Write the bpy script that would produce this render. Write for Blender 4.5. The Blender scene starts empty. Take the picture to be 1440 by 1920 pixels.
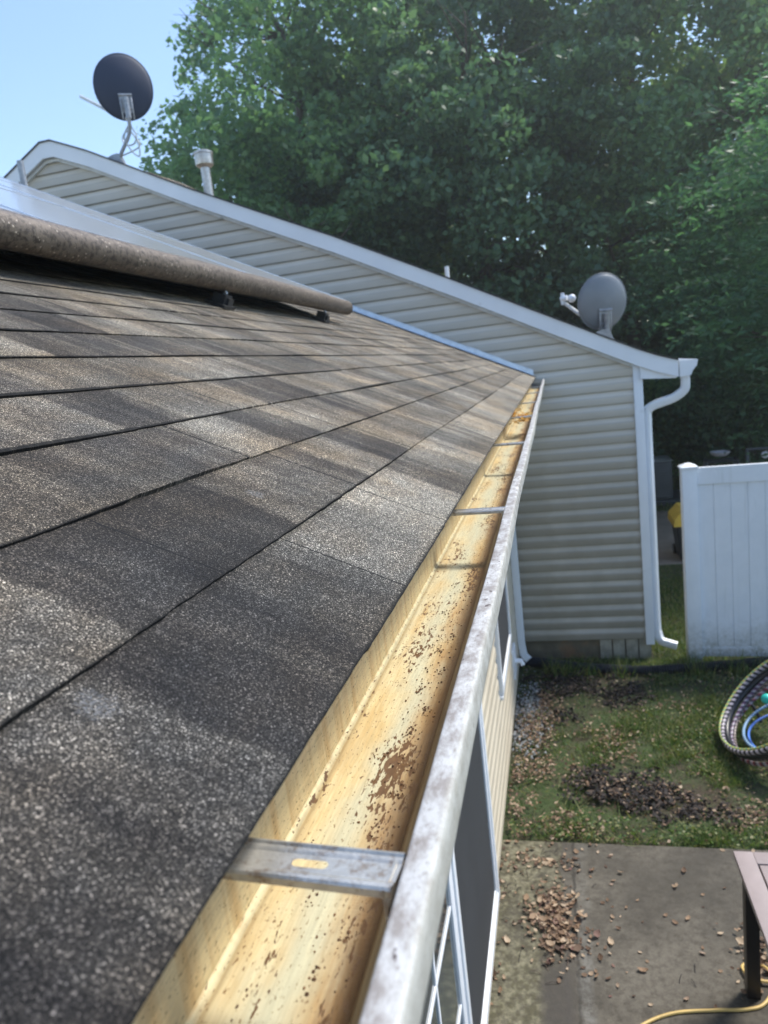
import bpy, bmesh, math, random
import numpy as np
from mathutils import Vector, Matrix
rad = math.radians
random.seed(7)
RNG = np.random.default_rng(11)
C = bpy.context.scene.collection
SC = bpy.context.scene

# ------------------------------------------------------------------ camera
CAM = Vector((0.150, 0.0, 0.2036))
R_ = Vector((0.9690, 0.2191, -0.1141)); U_ = Vector((0.0680, 0.2081, 0.9757)); F_ = Vector((-0.2375, 0.9532, -0.1870))
cd = bpy.data.cameras.new('camera'); cam = bpy.data.objects.new('camera', cd); C.objects.link(cam)
cam.matrix_world = Matrix(((R_.x, U_.x, -F_.x, CAM.x), (R_.y, U_.y, -F_.y, CAM.y), (R_.z, U_.z, -F_.z, CAM.z), (0, 0, 0, 1)))
cd.sensor_fit = 'VERTICAL'; cd.sensor_height = 36.0; cd.lens = 36 * 1355.65 / 1920
cd.clip_start = 0.02; cd.clip_end = 500
cd.dof.use_dof = True; cd.dof.focus_distance = 0.78; cd.dof.aperture_fstop = 10.0
SC.camera = cam

# ------------------------------------------------------------------ light
SUN_EL, SUN_AZ = rad(56), rad(49)          # azimuth from +Y towards +X
w = bpy.data.worlds.new('World'); SC.world = w; w.use_nodes = True
nt = w.node_tree; nt.nodes.clear()
sky = nt.nodes.new('ShaderNodeTexSky'); sky.sky_type = 'NISHITA'; sky.sun_disc = False
sky.sun_elevation = SUN_EL; sky.sun_rotation = SUN_AZ; sky.air_density = 1.0; sky.dust_density = .5; sky.ozone_density = 1.8
bg = nt.nodes.new('ShaderNodeBackground'); bg.inputs['Strength'].default_value = 0.15
wo = nt.nodes.new('ShaderNodeOutputWorld')
nt.links.new(sky.outputs[0], bg.inputs[0]); nt.links.new(bg.outputs[0], wo.inputs[0])
sl = bpy.data.lights.new('sun', 'SUN'); sl.energy = 3.0; sl.angle = rad(13); sl.color = (1.0, 0.95, 0.86)
so = bpy.data.objects.new('sun', sl); C.objects.link(so)
sd = Vector((math.sin(SUN_AZ) * math.cos(SUN_EL), math.cos(SUN_AZ) * math.cos(SUN_EL), math.sin(SUN_EL)))
so.rotation_euler = sd.to_track_quat('Z', 'Y').to_euler(); so.location = (5, 5, 12)
SC.view_settings.view_transform = 'Standard'; SC.view_settings.look = 'None'; SC.view_settings.gamma = 1.0
SC.view_settings.use_curve_mapping = False; SC.view_settings.exposure = 0.95

# ------------------------------------------------------------------ materials
class NT:
    def __init__(s, name):
        s.m = bpy.data.materials.new(name); s.m.use_nodes = True; s.t = s.m.node_tree; s.t.nodes.clear()
        s.out = s.n('ShaderNodeOutputMaterial'); s.b = s.n('ShaderNodeBsdfPrincipled')
        s.l(s.b.outputs[0], s.out.inputs[0]); s._co = None
    def n(s, typ, **kw):
        nd = s.t.nodes.new(typ)
        for k, v in kw.items(): setattr(nd, k, v)
        return nd
    def l(s, a, b): s.t.links.new(a, b)
    def set(s, sock, v):
        if hasattr(v, 'is_output') or isinstance(v, bpy.types.NodeSocket): s.l(v, sock)
        else: sock.default_value = v
    def co(s):
        if not s._co: s._co = s.n('ShaderNodeNewGeometry')
        return s._co.outputs['Position']
    def uv(s):
        return s.n('ShaderNodeUVMap').outputs[0]
    def vec(s, v, scale=(1, 1, 1), loc=(0, 0, 0)):
        m = s.n('ShaderNodeMapping'); s.l(v, m.inputs[0]); m.inputs['Scale'].default_value = scale; m.inputs['Location'].default_value = loc
        return m.outputs[0]
    def noise(s, v, scale, detail=3, rough=.55, dist=0.0):
        n = s.n('ShaderNodeTexNoise'); s.l(v, n.inputs['Vector']); n.inputs['Scale'].default_value = scale
        n.inputs['Detail'].default_value = detail; n.inputs['Roughness'].default_value = rough; n.inputs['Distortion'].default_value = dist
        return n.outputs[0]
    def voro(s, v, scale, feat='F1', out='Color'):
        n = s.n('ShaderNodeTexVoronoi', feature=feat); s.l(v, n.inputs['Vector']); n.inputs['Scale'].default_value = scale
        return n.outputs[out]
    def white(s, v):
        n = s.n('ShaderNodeTexWhiteNoise', noise_dimensions='3D'); s.l(v, n.inputs[0]); return n.outputs[0]
    def ramp(s, f, stops, interp='LINEAR'):
        r = s.n('ShaderNodeValToRGB'); s.l(f, r.inputs[0]); e = r.color_ramp.elements; r.color_ramp.interpolation = interp
        while len(e) < len(stops): e.new(.5)
        for i, (p, c) in enumerate(stops):
            e[i].position = p; e[i].color = (c, c, c, 1) if isinstance(c, (int, float)) else (*c, 1)
        return r.outputs[0]
    def mix(s, f, a, b, mode='MIX'):
        m = s.n('ShaderNodeMix', data_type='RGBA', blend_type=mode)
        for sock, v in ((m.inputs[0], f), (m.inputs[6], a), (m.inputs[7], b)):
            if isinstance(v, tuple) and len(v) == 3: v = (*v, 1)
            s.set(sock, v)
        return m.outputs[2]
    def math(s, op, a, b=0.0, c=None):
        m = s.n('ShaderNodeMath', operation=op); s.set(m.inputs[0], a); s.set(m.inputs[1], b)
        if c is not None: s.set(m.inputs[2], c)
        return m.outputs[0]
    def sep(s, v):
        n = s.n('ShaderNodeSeparateXYZ'); s.l(v, n.inputs[0]); return n.outputs
    def comb(s, x, y, z=0.0):
        n = s.n('ShaderNodeCombineXYZ'); s.set(n.inputs[0], x); s.set(n.inputs[1], y); s.set(n.inputs[2], z); return n.outputs[0]
    def bump(s, h, strength=.3, dist=.002, normal=None):
        b = s.n('ShaderNodeBump'); s.l(h, b.inputs['Height']); b.inputs['Strength'].default_value = strength; b.inputs['Distance'].default_value = dist
        if normal is not None: s.l(normal, b.inputs['Normal'])
        return b.outputs[0]
    def fin(s, col=None, rough=.6, metal=0.0, normal=None, spec=None, trans=None, alpha=None):
        if col is not None:
            if isinstance(col, tuple) and len(col) == 3: col = (*col, 1)
            s.set(s.b.inputs['Base Color'], col)
        s.set(s.b.inputs['Roughness'], rough); s.set(s.b.inputs['Metallic'], metal)
        if normal is not None: s.l(normal, s.b.inputs['Normal'])
        if spec is not None: s.b.inputs['Specular IOR Level'].default_value = spec
        if trans is not None: s.b.inputs['Transmission Weight'].default_value = trans
        return s.m

def simple(name, col, rough=.6, metal=0.0, var=.12, scale=6, bump=0.0, bscale=200, spec=None, dirt=None):
    t = NT(name); n = t.noise(t.co(), scale, 4)
    lo = tuple(c * (1 - var) for c in col); hi = tuple(min(1, c * (1 + var)) for c in col)
    c = t.ramp(n, [(.3, lo), (.7, hi)])
    if dirt:
        f = t.ramp(t.noise(t.co(), dirt[1], 5, .7), [(dirt[2], 0.0), (dirt[2] + .12, 1.0)])
        c = t.mix(t.math('MULTIPLY', f, dirt[3]), c, dirt[0])
    nm = t.bump(t.noise(t.co(), bscale, 3), bump, .002) if bump else None
    return t.fin(c, rough, metal, nm, spec)

def mat_shingle():
    t = NT('asphalt_shingle'); uv = t.uv(); x, y, _ = t.sep(uv)      # u = metres along the eave, v = metres up the slope
    E_ = 0.12984
    course = t.math('FLOOR', t.math('DIVIDE', y, E_))
    frac = t.math('FRACT', t.math('DIVIDE', y, E_))
    wv = t.noise(uv, 9, 2); xw = t.math('ADD', x, t.math('MULTIPLY', t.math('SUBTRACT', t.noise(uv, 28, 4, .7), .5), .035))
    off = t.math('MULTIPLY', t.white(t.comb(course, 3.3)), 1.7)
    u2 = t.math('DIVIDE', t.math('ADD', xw, off), .155)
    cell = t.math('FLOOR', u2); fr = t.math('FRACT', u2)
    wn = t.white(t.comb(cell, course, 1.0)); wn2 = t.white(t.comb(t.math('ADD', cell, 1.0), course, 1.0))
    bl = t.ramp(fr, [(.93, 0.0), (1.0, 1.0)])
    tone = t.n('ShaderNodeMix'); t.l(bl, tone.inputs[0]); t.l(wn, tone.inputs[2]); t.l(wn2, tone.inputs[3]); tone = tone.outputs[0]
    # laminated light tabs fade towards the butt edge above them
    vfade = t.ramp(frac, [(0.0, 1.0), (.85, .9), (1.0, .6)])
    tone = t.math('MULTIPLY', tone, vfade)
    big = t.noise(t.vec(uv, (1.0, 2.2, 1)), 1.9, 3, .6)
    streak = t.noise(t.vec(uv, (13, 1.8, 1)), 1.0, 7, .72)
    val = t.math('ADD', t.math('MULTIPLY', t.math('SUBTRACT', tone, .36), t.ramp(t.math('MULTIPLY', x, .25), [(.2, .42), (.6, .14)])), t.math('ADD', t.math('MULTIPLY', big, .46), t.ramp(t.math('MULTIPLY', x, .25), [(.1, .13), (.6, .20)])))
    val = t.math('ADD', val, t.math('MULTIPLY', t.math('SUBTRACT', streak, .45), .85))
    eave = t.math('MULTIPLY', t.math('LESS_THAN', y, E_), t.ramp(x, [(.45, 0.0), (.9, .13)])); val = t.math('ADD', val, eave)
    base = t.ramp(val, [(.16, (.036, .033, .032)), (.34, (.092, .082, .070)), (.52, (.225, .203, .165)), (.78, (.45, .40, .315))])
    # darker and cooler near the photographer's end, a darker damp stain down the roof
    blotch = t.noise(t.vec(uv, (1.0, 1.0, 1), (3.0, 1.0, 0)), 2.6, 4, .65)
    near = t.ramp(t.math('ADD', x, t.math('MULTIPLY', t.math('SUBTRACT', blotch, .5), .55)), [(.05, (.42, .45, .52)), (.45, (.66, .68, .72)), (.95, (1.0, 1.0, 1.0))])
    base = t.mix(1.0, base, near, 'MULTIPLY')
    hollow = t.ramp(blotch, [(.42, .62), (.6, 1.0)])
    base = t.mix(1.0, base, hollow, 'MULTIPLY')
    # paler strip along the eave and brown tint away from it
    # granules
    gv = t.vec(uv, (1, 1, 1))
    g1 = t.white(t.voro(gv, 1150, out='Position')); g2 = t.noise(gv, 760, 3, .7); g3 = t.noise(gv, 190, 3, .6)
    gr = t.ramp(g1, [(0.0, .18), (.5, .75), (.82, 1.3), (.93, 3.4), (1.0, 5.5)])
    gr2 = t.ramp(g2, [(.34, .18), (.52, 1.0), (.68, 2.3)])
    col = t.mix(1.0, base, gr, 'MULTIPLY'); col = t.mix(1.0, col, gr2, 'MULTIPLY')
    brn = t.ramp(t.noise(t.vec(uv, (2.2, 3.5, 1), (1, 7, 0)), 1.6, 5, .65), [(.40, (.98, 1.0, 1.05)), (.66, (1.14, 1.0, .86))])
    col = t.mix(1.0, col, brn, 'MULTIPLY')
    col = t.mix(1.0, col, t.ramp(g3, [(.3, .7), (.7, 1.25)]), 'MULTIPLY')
    # lichen bloom
    def blob(cx, cy, r):
        d = t.n('ShaderNodeVectorMath', operation='DISTANCE'); t.l(uv, d.inputs[0]); d.inputs[1].default_value = (cx, cy, 0)
        dd = t.math('ADD', d.outputs['Value'], t.math('MULTIPLY', t.math('SUBTRACT', t.noise(uv, 85, 5, .8), .5), r * 3.4))
        return t.ramp(t.math('DIVIDE', dd, r), [(.55, 1.0), (1.0, 0.0)])
    bl = t.math('MAXIMUM', blob(.272, .150, .012), blob(.312, .105, .013))
    bl = t.math('MAXIMUM', bl, blob(.74, .20, .012))
    bl = t.math('MULTIPLY', bl, t.ramp(t.noise(uv, 520, 3, .7), [(.44, 0.0), (.62, .55)]))
    col = t.mix(bl, col, (.32, .33, .35))
    # cut-outs between tabs
    def slot(cu, crs, lean=0.0):
        on = t.math('COMPARE', course, float(crs), .4)
        xx = t.math('ADD', x, t.math('MULTIPLY', t.math('SUBTRACT', t.noise(uv, 70, 3), .5), .004))
        d = t.math('ABSOLUTE', t.math('SUBTRACT', xx, cu))
        return t.math('MULTIPLY', on, t.math('LESS_THAN', d, .0013))
    w3 = t.math('DIVIDE', t.math('ADD', x, t.math('MULTIPLY', off, 3.1)), .41)
    f3 = t.math('ABSOLUTE', t.math('SUBTRACT', t.math('FRACT', w3), .5))
    on3 = t.math('GREATER_THAN', t.white(t.comb(t.math('FLOOR', w3), course, 5.0)), .30)
    gen = t.math('MULTIPLY', t.math('LESS_THAN', f3, .005), on3)
    gen = t.math('MULTIPLY', gen, t.math('GREATER_THAN', x, .75))
    sl_ = t.math('MAXIMUM', t.math('MAXIMUM', slot(.647, 0), slot(.518, 1)), t.math('MAXIMUM', slot(1.58, 2), gen))
    sl_ = t.math('MAXIMUM', sl_, slot(.93, 0))
    col = t.mix(sl_, col, (.008, .008, .009))
    # darkened along each butt edge and just below the next one
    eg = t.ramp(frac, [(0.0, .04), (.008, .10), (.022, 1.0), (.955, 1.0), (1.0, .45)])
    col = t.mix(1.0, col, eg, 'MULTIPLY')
    h = t.math('ADD', t.math('MULTIPLY', g2, .7), t.math('MULTIPLY', g1, .5)); h = t.math('ADD', h, t.math('MULTIPLY', g3, .8))
    h = t.math('SUBTRACT', h, t.math('MULTIPLY', sl_, 1.5))
    return t.fin(col, .88, 0, t.bump(h, 1.0, .0035), .35)

def mat_gutter_in():
    t = NT('stained_gutter_enamel'); co = t.co(); x, y, z = t.sep(co)
    st = t.vec(co, (60, 5, 60)); s1 = t.noise(st, 1.0, 5, .65); s2 = t.noise(t.vec(co, (110, 14, 110), (3, 1, 2)), 1.0, 4, .7)
    blot = t.noise(t.vec(co, (14, 6, 14)), 1.0, 4, .6)
    base = t.mix(t.ramp(blot, [(.38, 0.0), (.62, 1.0)]), (.56, .52, .36), (.62, .48, .25))
    base = t.mix(t.ramp(s1, [(.42, 0.0), (.68, .7)]), base, (.46, .29, .10))
    base = t.mix(t.ramp(s2, [(.5, 0.0), (.72, .45)]), base, (.74, .68, .44))
    far = t.ramp(y, [(.6, 0.0), (1.0, 1.0)])
    # amber stain toward the front corner and on the back wall
    ed = t.ramp(t.math('ADD', x, t.math('MULTIPLY', t.math('SUBTRACT', t.noise(t.vec(co, (55, 14, 55)), 1.0, 6, .75), .5), .05)),
                [(-.004, 0.0), (.012, .35), (.024, .8), (.034, 1.0)])
    base = t.mix(t.math('MULTIPLY', ed, .85), base, (.30, .135, .032))
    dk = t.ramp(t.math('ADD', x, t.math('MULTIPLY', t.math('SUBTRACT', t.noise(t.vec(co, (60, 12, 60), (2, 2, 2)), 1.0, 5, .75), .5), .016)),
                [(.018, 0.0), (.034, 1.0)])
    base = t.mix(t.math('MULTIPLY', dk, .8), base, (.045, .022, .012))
    back = t.math('LESS_THAN', x, -.0445)
    bk = t.mix(t.ramp(t.noise(t.vec(co, (110, 110, 110)), 1.0, 6, .8), [(.35, 0.0), (.65, 1.0)]), (.40, .205, .055), (.60, .355, .115))
    base = t.mix(back, base, bk)
    seam = t.ramp(t.math('ABSOLUTE', t.math('ADD', x, .0442)), [(0.0010, 1.0), (.0021, 0.0)])
    base = t.mix(t.math('MULTIPLY', seam, t.ramp(t.noise(t.vec(co, (1, 60, 1)), 1.0, 3), [(.35, .45), (.55, 1.0)])), base, (.88, .80, .50))
    cr = t.ramp(t.math('ABSOLUTE', t.math('ADD', x, .0408)), [(0.0006, .55), (.0024, 0.0)])
    base = t.mix(cr, base, (.20, .13, .055))
    gs = t.math('MULTIPLY', t.ramp(t.math('ABSOLUTE', t.math('ADD', t.math('ADD', x, .006), t.math('MULTIPLY', t.math('SUBTRACT', t.noise(t.vec(co, (5, 9, 5)), 1.0, 4), .5), .05))), [(.002, .8), (.018, 0.0)]), 1.0)
    base = t.mix(gs, base, (.52, .51, .37))
    # rinsed-off muck dried in flecks
    fl = t.noise(t.vec(co, (230, 75, 230)), 1.0, 4, .62, .3)
    fm = t.noise(t.vec(co, (28, 7, 28), (7, 2, 1)), 1.0, 3, .5)
    fm = t.math('ADD', fm, t.math('MULTIPLY', back, -.3)); fm = t.math('ADD', fm, t.math('MULTIPLY', t.ramp(t.math('ABSOLUTE', t.math('SUBTRACT', x, .014)), [(.004, .055), (.022, 0.0)]), 1.0))
    fk = t.ramp(t.math('ADD', fl, t.math('MULTIPLY', t.math('SUBTRACT', fm, .5), .95)), [(.640, 0.0), (.665, 1.0)])
    base = t.mix(fk, base, t.mix(t.noise(t.vec(co, (200, 100, 200)), 1.0), (.07, .032, .014), (.20, .11, .05)))
    fine = t.ramp(t.noise(t.vec(co, (480, 200, 480)), 1.0, 3, .6), [(.61, 0.0), (.67, .85)])
    base = t.mix(fine, base, (.16, .085, .03))
    base = t.mix(1.0, base, t.ramp(t.noise(t.vec(co, (500, 30, 500)), 1.0, 3), [(.3, .85), (.7, 1.08)]), 'MULTIPLY')
    # the brown sludge coat on the ogee shelf
    sh = t.ramp(z, [(-.094, 0.0), (-.088, 1.0)]); sh = t.math('MULTIPLY', sh, t.math('GREATER_THAN', x, .0345))
    slud = t.mix(t.ramp(t.noise(t.vec(co, (160, 60, 160)), 1.0, 5, .75), [(.35, 0.0), (.68, 1.0)]), (.10, .07, .05), (.34, .27, .21))
    base = t.mix(sh, base, slud)
    hh = t.math('ADD', t.math('MULTIPLY', fk, 1.0), t.math('MULTIPLY', s2, .4))
    wr = t.noise(t.vec(co, (30, 220, 30)), 1.0, 2); hh = t.math('ADD', hh, t.math('MULTIPLY', wr, t.ramp(t.noise(t.vec(co, (1, 5, 1)), 1.0), [(.5, 0.0), (.6, .8)])))
    return t.fin(base, t.ramp(s1, [(.3, .32), (.7, .6)]), 0, t.bump(hh, .5, .001), .45)

def mat_gutter_lip():
    t = NT('weathered_white_aluminium'); co = t.co(); x, y, z = t.sep(co)
    n1 = t.noise(t.vec(co, (70, 35, 70)), 1.0, 5, .75); n2 = t.noise(t.vec(co, (14, 4, 14)), 1.0, 4, .6); n3 = t.noise(t.vec(co, (300, 170, 300)), 1.0, 4, .7)
    c = t.mix(t.ramp(n2, [(.3, 0.0), (.7, 1.0)]), (.44, .44, .435), (.58, .575, .56))
    c = t.mix(t.math('MULTIPLY', t.ramp(n1, [(.40, 0.0), (.60, 1.0)]), .8), c, (.21, .18, .16))
    c = t.mix(t.ramp(n3, [(.56, 0.0), (.72, .8)]), c, (.20, .17, .145))
    sp = t.ramp(t.math('ADD', t.noise(t.vec(co, (110, 70, 110), (5, 5, 5)), 1.0, 3), t.math('MULTIPLY', t.math('SUBTRACT', n2, .5), .3)), [(.66, 0.0), (.70, 1.0)])
    c = t.mix(sp, c, (.10, .08, .075))
    side = t.ramp(x, [(.0805, 0.0), (.084, 1.0)])
    c = t.mix(side, c, t.mix(t.ramp(n1, [(.35, 0.0), (.6, .5)]), (.42, .42, .38), (.25, .24, .20)))
    return t.fin(c, .55, 0, t.bump(t.math('ADD', n3, n1), .45, .0008), .4)

def mat_siding(name, a, b, mildew_and_shade=None, rough=.42):
    t = NT(name); co = t.co(); n = t.noise(co, 1.3, 4, .6); m = t.noise(t.vec(co, (3, 3, 26)), 1.0, 4, .6)
    c = t.mix(t.ramp(n, [(.35, 0.0), (.65, 1.0)]), a, b)
    c = t.mix(t.ramp(m, [(.55, 0.0), (.8, .18)]), c, tuple(v * .6 for v in a))
    if mildew_and_shade:
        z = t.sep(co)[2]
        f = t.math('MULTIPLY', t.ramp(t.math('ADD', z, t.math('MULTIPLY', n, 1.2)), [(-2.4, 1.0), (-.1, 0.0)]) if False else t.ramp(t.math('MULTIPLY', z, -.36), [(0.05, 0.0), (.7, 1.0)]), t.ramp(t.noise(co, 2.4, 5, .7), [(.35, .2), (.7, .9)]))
        c = t.mix(t.math('MULTIPLY', f, .55), c, mildew_and_shade)  # lower wall darker: mildew plus occlusion shade in one tint
    if mildew_and_shade:
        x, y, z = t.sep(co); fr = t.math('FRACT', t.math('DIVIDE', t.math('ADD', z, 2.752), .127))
        c = t.mix(1.0, c, t.ramp(fr, [(0.0, .45), (.045, .80), (.30, .84), (.56, .90), (.66, 1.12), (.90, 1.10), (.965, .80), (1.0, .35)]), 'MULTIPLY')  # shadow line at each butt and skylit cove painted into the colour
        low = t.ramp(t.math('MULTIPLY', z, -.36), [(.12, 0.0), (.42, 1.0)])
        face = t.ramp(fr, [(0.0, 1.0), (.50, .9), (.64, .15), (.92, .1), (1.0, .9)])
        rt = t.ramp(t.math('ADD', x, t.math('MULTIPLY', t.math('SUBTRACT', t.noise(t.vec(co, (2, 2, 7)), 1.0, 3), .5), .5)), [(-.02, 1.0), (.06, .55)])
        c = t.mix(t.math('MULTIPLY', t.math('MULTIPLY', low, face), .52), c, mildew_and_shade)  # flat lower faces: mildew and painted shade below the bright cove
        c = t.mix(t.math('MULTIPLY', t.math('MULTIPLY', low, rt), .35), c, mildew_and_shade)  # right part tinted less, painting in its bright reflection
    g = t.noise(t.vec(co, (12, 12, 500)), 1.0, 2)
    return t.fin(c, rough, 0, t.bump(g, .12, .0008), .5)

M = {}
M['shingle'] = mat_shingle()
M['gin'] = mat_gutter_in(); M['lip'] = mat_gutter_lip()
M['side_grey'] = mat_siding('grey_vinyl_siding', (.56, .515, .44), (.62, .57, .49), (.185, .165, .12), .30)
M['side_cream'] = mat_siding('cream_vinyl_siding', (.52, .45, .34), (.60, .53, .41), None, .45)
M['white'] = simple('white_vinyl', (.78, .80, .83), .38, 0, .04, 3, .05, 60, dirt=((.45, .47, .46), 9, .66, .25))
def mat_fence():
    t = NT('white_vinyl_fence'); co = t.co(); z = t.sep(co)[2]; n = t.noise(co, 5, 6, .75); v = t.noise(t.vec(co, (26, 26, 1.2)), 1.0, 4, .7)
    c = t.mix(t.ramp(n, [(.35, 0.0), (.7, .6)]), (.76, .79, .83), (.66, .70, .74))
    c = t.mix(t.ramp(v, [(.55, 0.0), (.75, .30)]), c, (.42, .45, .44))
    m = t.math('MULTIPLY', t.ramp(t.math('ADD', z, t.math('ADD', 2.95, t.math('MULTIPLY', t.math('SUBTRACT', n, .5), -.5))), [(.02, .9), (.42, 0.0)]), t.ramp(t.noise(co, 30, 5, .8), [(.4, .35), (.62, 1.0)]))
    c = t.mix(m, c, (.22, .21, .13))
    return t.fin(c, .42, 0, t.bump(n, .06, .01), .5)
M['fence'] = mat_fence()
M['trim'] = simple('white_painted_aluminium', (.76, .79, .83), .4, 0, .05, 2, .06, 30, dirt=((.42, .44, .42), 6, .64, .4))
M['dirty_white'] = simple('grimy_white_metal', (.62, .64, .64), .45, 0, .1, 8, .2, 80, dirt=((.25, .25, .22), 14, .55, .6))
M['galv'] = simple('dull_galvanised_metal', (.50, .47, .44), .38, .85, .2, 30, .15, 60, dirt=((.22, .18, .15), 60, .55, .6))
M['hanger'] = simple('spotted_zinc_strip', (.50, .48, .44), .33, .60, .16, 70, .25, 500, dirt=((.24, .16, .10), 110, .52, .7))
M['flash'] = simple('bright_flashing', (.66, .72, .80), .35, .3, .12, 20, .1, 60, dirt=((.35, .36, .36), 25, .6, .6))
M['skirt'] = None
M['panelframe'] = simple('brushed_array_frame', (.62, .66, .72), .30, .9, .12, 14, .08, 200)
M['black'] = simple('black_plastic', (.018, .019, .022), .45, 0, .3, 20, .1, 80)
M['wood'] = simple('fascia_wood', (.30, .24, .17), .8, 0, .3, 30, .3, 90)
M['deck'] = simple('roof_decking', (.12, .09, .06), .9, 0, .3, 30, .3, 90)
M['found'] = simple('damp_block_foundation', (.13, .11, .075), .9, 0, .35, 5, .6, 60, dirt=((.22, .12, .06), 3, .55, .7))
M['screen'] = simple('charcoal_insect_screen', (.028, .030, .034), .75, 0, .12, 4, .2, 900)
M['dish_dark'] = simple('slate_grey_dish', (.014, .024, .055), .7, 0, .08, 4)
M['dish_grey'] = simple('mid_grey_dish', (.20, .215, .235), .45, 0, .1, 4)
M['steel'] = simple('grey_bracket_steel', (.30, .31, .33), .45, .6, .25, 25, .1, 80)
M['acgrey'] = simple('charcoal_metal', (.075, .085, .10), .5, .2, .15, 6)
M['yellow'] = simple('yellow_lid_plastic', (.80, .52, .07), .5, 0, .1, 8)
M['drain'] = simple('black_corrugated_plastic', (.012, .016, .026), .42, 0, .2, 20)
M['cable'] = simple('pale_cable', (.42, .46, .48), .5, 0, .1, 20)
M['cord'] = simple('yellow_extension_cord', (.58, .40, .13), .5, 0, .15, 12)
M['table'] = simple('brown_resin_slat', (.30, .245, .235), .5, 0, .08, 14, .12, 120)
M['tleg'] = simple('black_brown_metal_leg', (.022, .018, .017), .4, .2, .2, 14)
M['bark'] = simple('tree_bark', (.085, .070, .055), .95, 0, .4, 9, .8, 24)
def mat_skirt():
    t = NT('rain_spotted_bronze_skirt'); co = t.co(); v = t.vec(co, (1, 1, 1))
    n = t.noise(v, 60, 5, .75); s = t.noise(v, 150, 4, .7); m = t.noise(v, 7, 3)
    c = t.mix(t.ramp(m, [(.3, 0.0), (.7, 1.0)]), (.105, .080, .062), (.16, .128, .10))
    c = t.mix(t.ramp(n, [(.48, 0.0), (.58, .85)]), c, (.035, .025, .019))
    d = t.ramp(t.voro(v, 75, out='Distance'), [(.10, 1.0), (.26, 0.0)])
    dm = t.math('MULTIPLY', d, t.ramp(t.noise(v, 16, 2), [(.5, 0.0), (.56, 1.0)]))
    c = t.mix(dm, c, (.62, .52, .42))  # pale spots put the droplet highlights into the colour
    return t.fin(c, t.math('SUBTRACT', .5, t.math('MULTIPLY', dm, .35)), .25, t.bump(t.math('ADD', dm, s), .4, .002), .5)
M['skirt'] = mat_skirt()
def mat_pv():
    t = NT('solar_glass'); uv = t.co(); g = t.noise(t.vec(uv, (2.5, 9, 1)), 1.0, 4, .6)
    c = t.ramp(g, [(.3, (.012, .018, .035)), (.7, (.03, .04, .06))])
    d = t.noise(uv, 40, 5, .8); c = t.mix(t.ramp(d, [(.3, .35), (.7, .65)]), c, (.50, .50, .49))
    t.b.inputs['Coat Weight'].default_value = .6; t.b.inputs['Coat Roughness'].default_value = .08
    return t.fin(c, .28, 0, None, .8)
M['pv'] = mat_pv()
def mat_glass():
    t = NT('reflective_window_glass'); c = t.ramp(t.noise(t.co(), 2.0, 2), [(.3, (.020, .032, .038)), (.7, (.055, .075, .08))])
    return t.fin(c, .06, 0, None, .9)
M['glass'] = mat_glass()
def mat_ground():
    t = NT('lawn_soil'); co = t.co(); n = t.noise(co, 1.2, 5, .65); f = t.noise(co, 16, 6, .75); ff = t.noise(co, 70, 4, .7)
    c = t.mix(t.ramp(t.math('ADD', t.math('MULTIPLY', n, .6), t.math('MULTIPLY', f, .4)), [(.42, 0.0), (.56, 1.0)]), (.055, .040, .025), (.045, .075, .020))
    c = t.mix(t.ramp(ff, [(.55, 0.0), (.72, .8)]), c, (.16, .12, .07))
    return t.fin(c, .95, 0, t.bump(t.math('ADD', f, ff), .9, .02))
M['ground'] = mat_ground()
def mat_patio():
    t = NT('stained_concrete'); co = t.co(); x, y, z = t.sep(co)
    n = t.noise(co, 1.6, 5, .65); f = t.noise(co, 22, 6, .8); ff = t.noise(co, 160, 4, .7)
    c = t.mix(t.ramp(n, [(.35, 0.0), (.65, 1.0)]), (.058, .051, .039), (.132, .117, .092))
    # mossy pale strip by the house, wet streak and pale lip of the joint
    xw = t.math('ADD', x, t.math('MULTIPLY', t.math('SUBTRACT', t.noise(co, 5, 5, .7), .5), .13))
    moss = t.ramp(xw, [(-.24, 1.0), (-.14, 0.0)])
    c = t.mix(t.math('MULTIPLY', moss, .9), c, t.mix(t.ramp(t.noise(co, 28, 4), [(.4, 0.0), (.62, 1.0)]), (.075, .068, .034), (.21, .195, .125)))
    wet = t.math('MULTIPLY', t.ramp(t.math('ABSOLUTE', t.math('SUBTRACT', xw, -.03)), [(.05, 1.0), (.11, 0.0)]), t.ramp(y, [(.32, 1.0), (.37, 0.0)]) if False else 1.0)
    wet = t.math('MULTIPLY', wet, t.ramp(t.math('MULTIPLY', y, .25), [(.80, 1.0), (.93, .25)]))
    c = t.mix(t.math('MULTIPLY', wet, .92), c, (.016, .011, .008))
    jj = t.math('ABSOLUTE', t.math('SUBTRACT', t.math('ADD', x, t.math('MULTIPLY', t.math('SUBTRACT', t.noise(co, 18, 4, .7), .5), .05)), .075))
    c = t.mix(t.ramp(jj, [(.004, .95), (.012, 0.0)]), c, (.02, .017, .013))
    lip = t.math('MULTIPLY', t.ramp(t.math('ABSOLUTE', t.math('SUBTRACT', xw, .115)), [(.01, .8), (.05, 0.0)]), t.ramp(t.math('MULTIPLY', y, .25), [(.80, 1.0), (.93, .35)]))
    c = t.mix(lip, c, (.17, .165, .15))
    c = t.mix(t.ramp(f, [(.44, 0.0), (.64, .8)]), c, (.042, .034, .024)); c = t.mix(t.ramp(t.noise(t.vec(co, (1, 1, 1), (9, 4, 0)), 3.2, 6, .72), [(.48, 0.0), (.66, .65)]), c, (.030, .025, .018))
    c = t.mix(1.0, c, t.ramp(ff, [(.3, .75), (.7, 1.25)]), 'MULTIPLY')
    return t.fin(c, t.ramp(wet, [(0, .85), (1, .55)]), 0, t.bump(t.math('ADD', f, ff), .5, .004))
M['patio'] = mat_patio()
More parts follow.
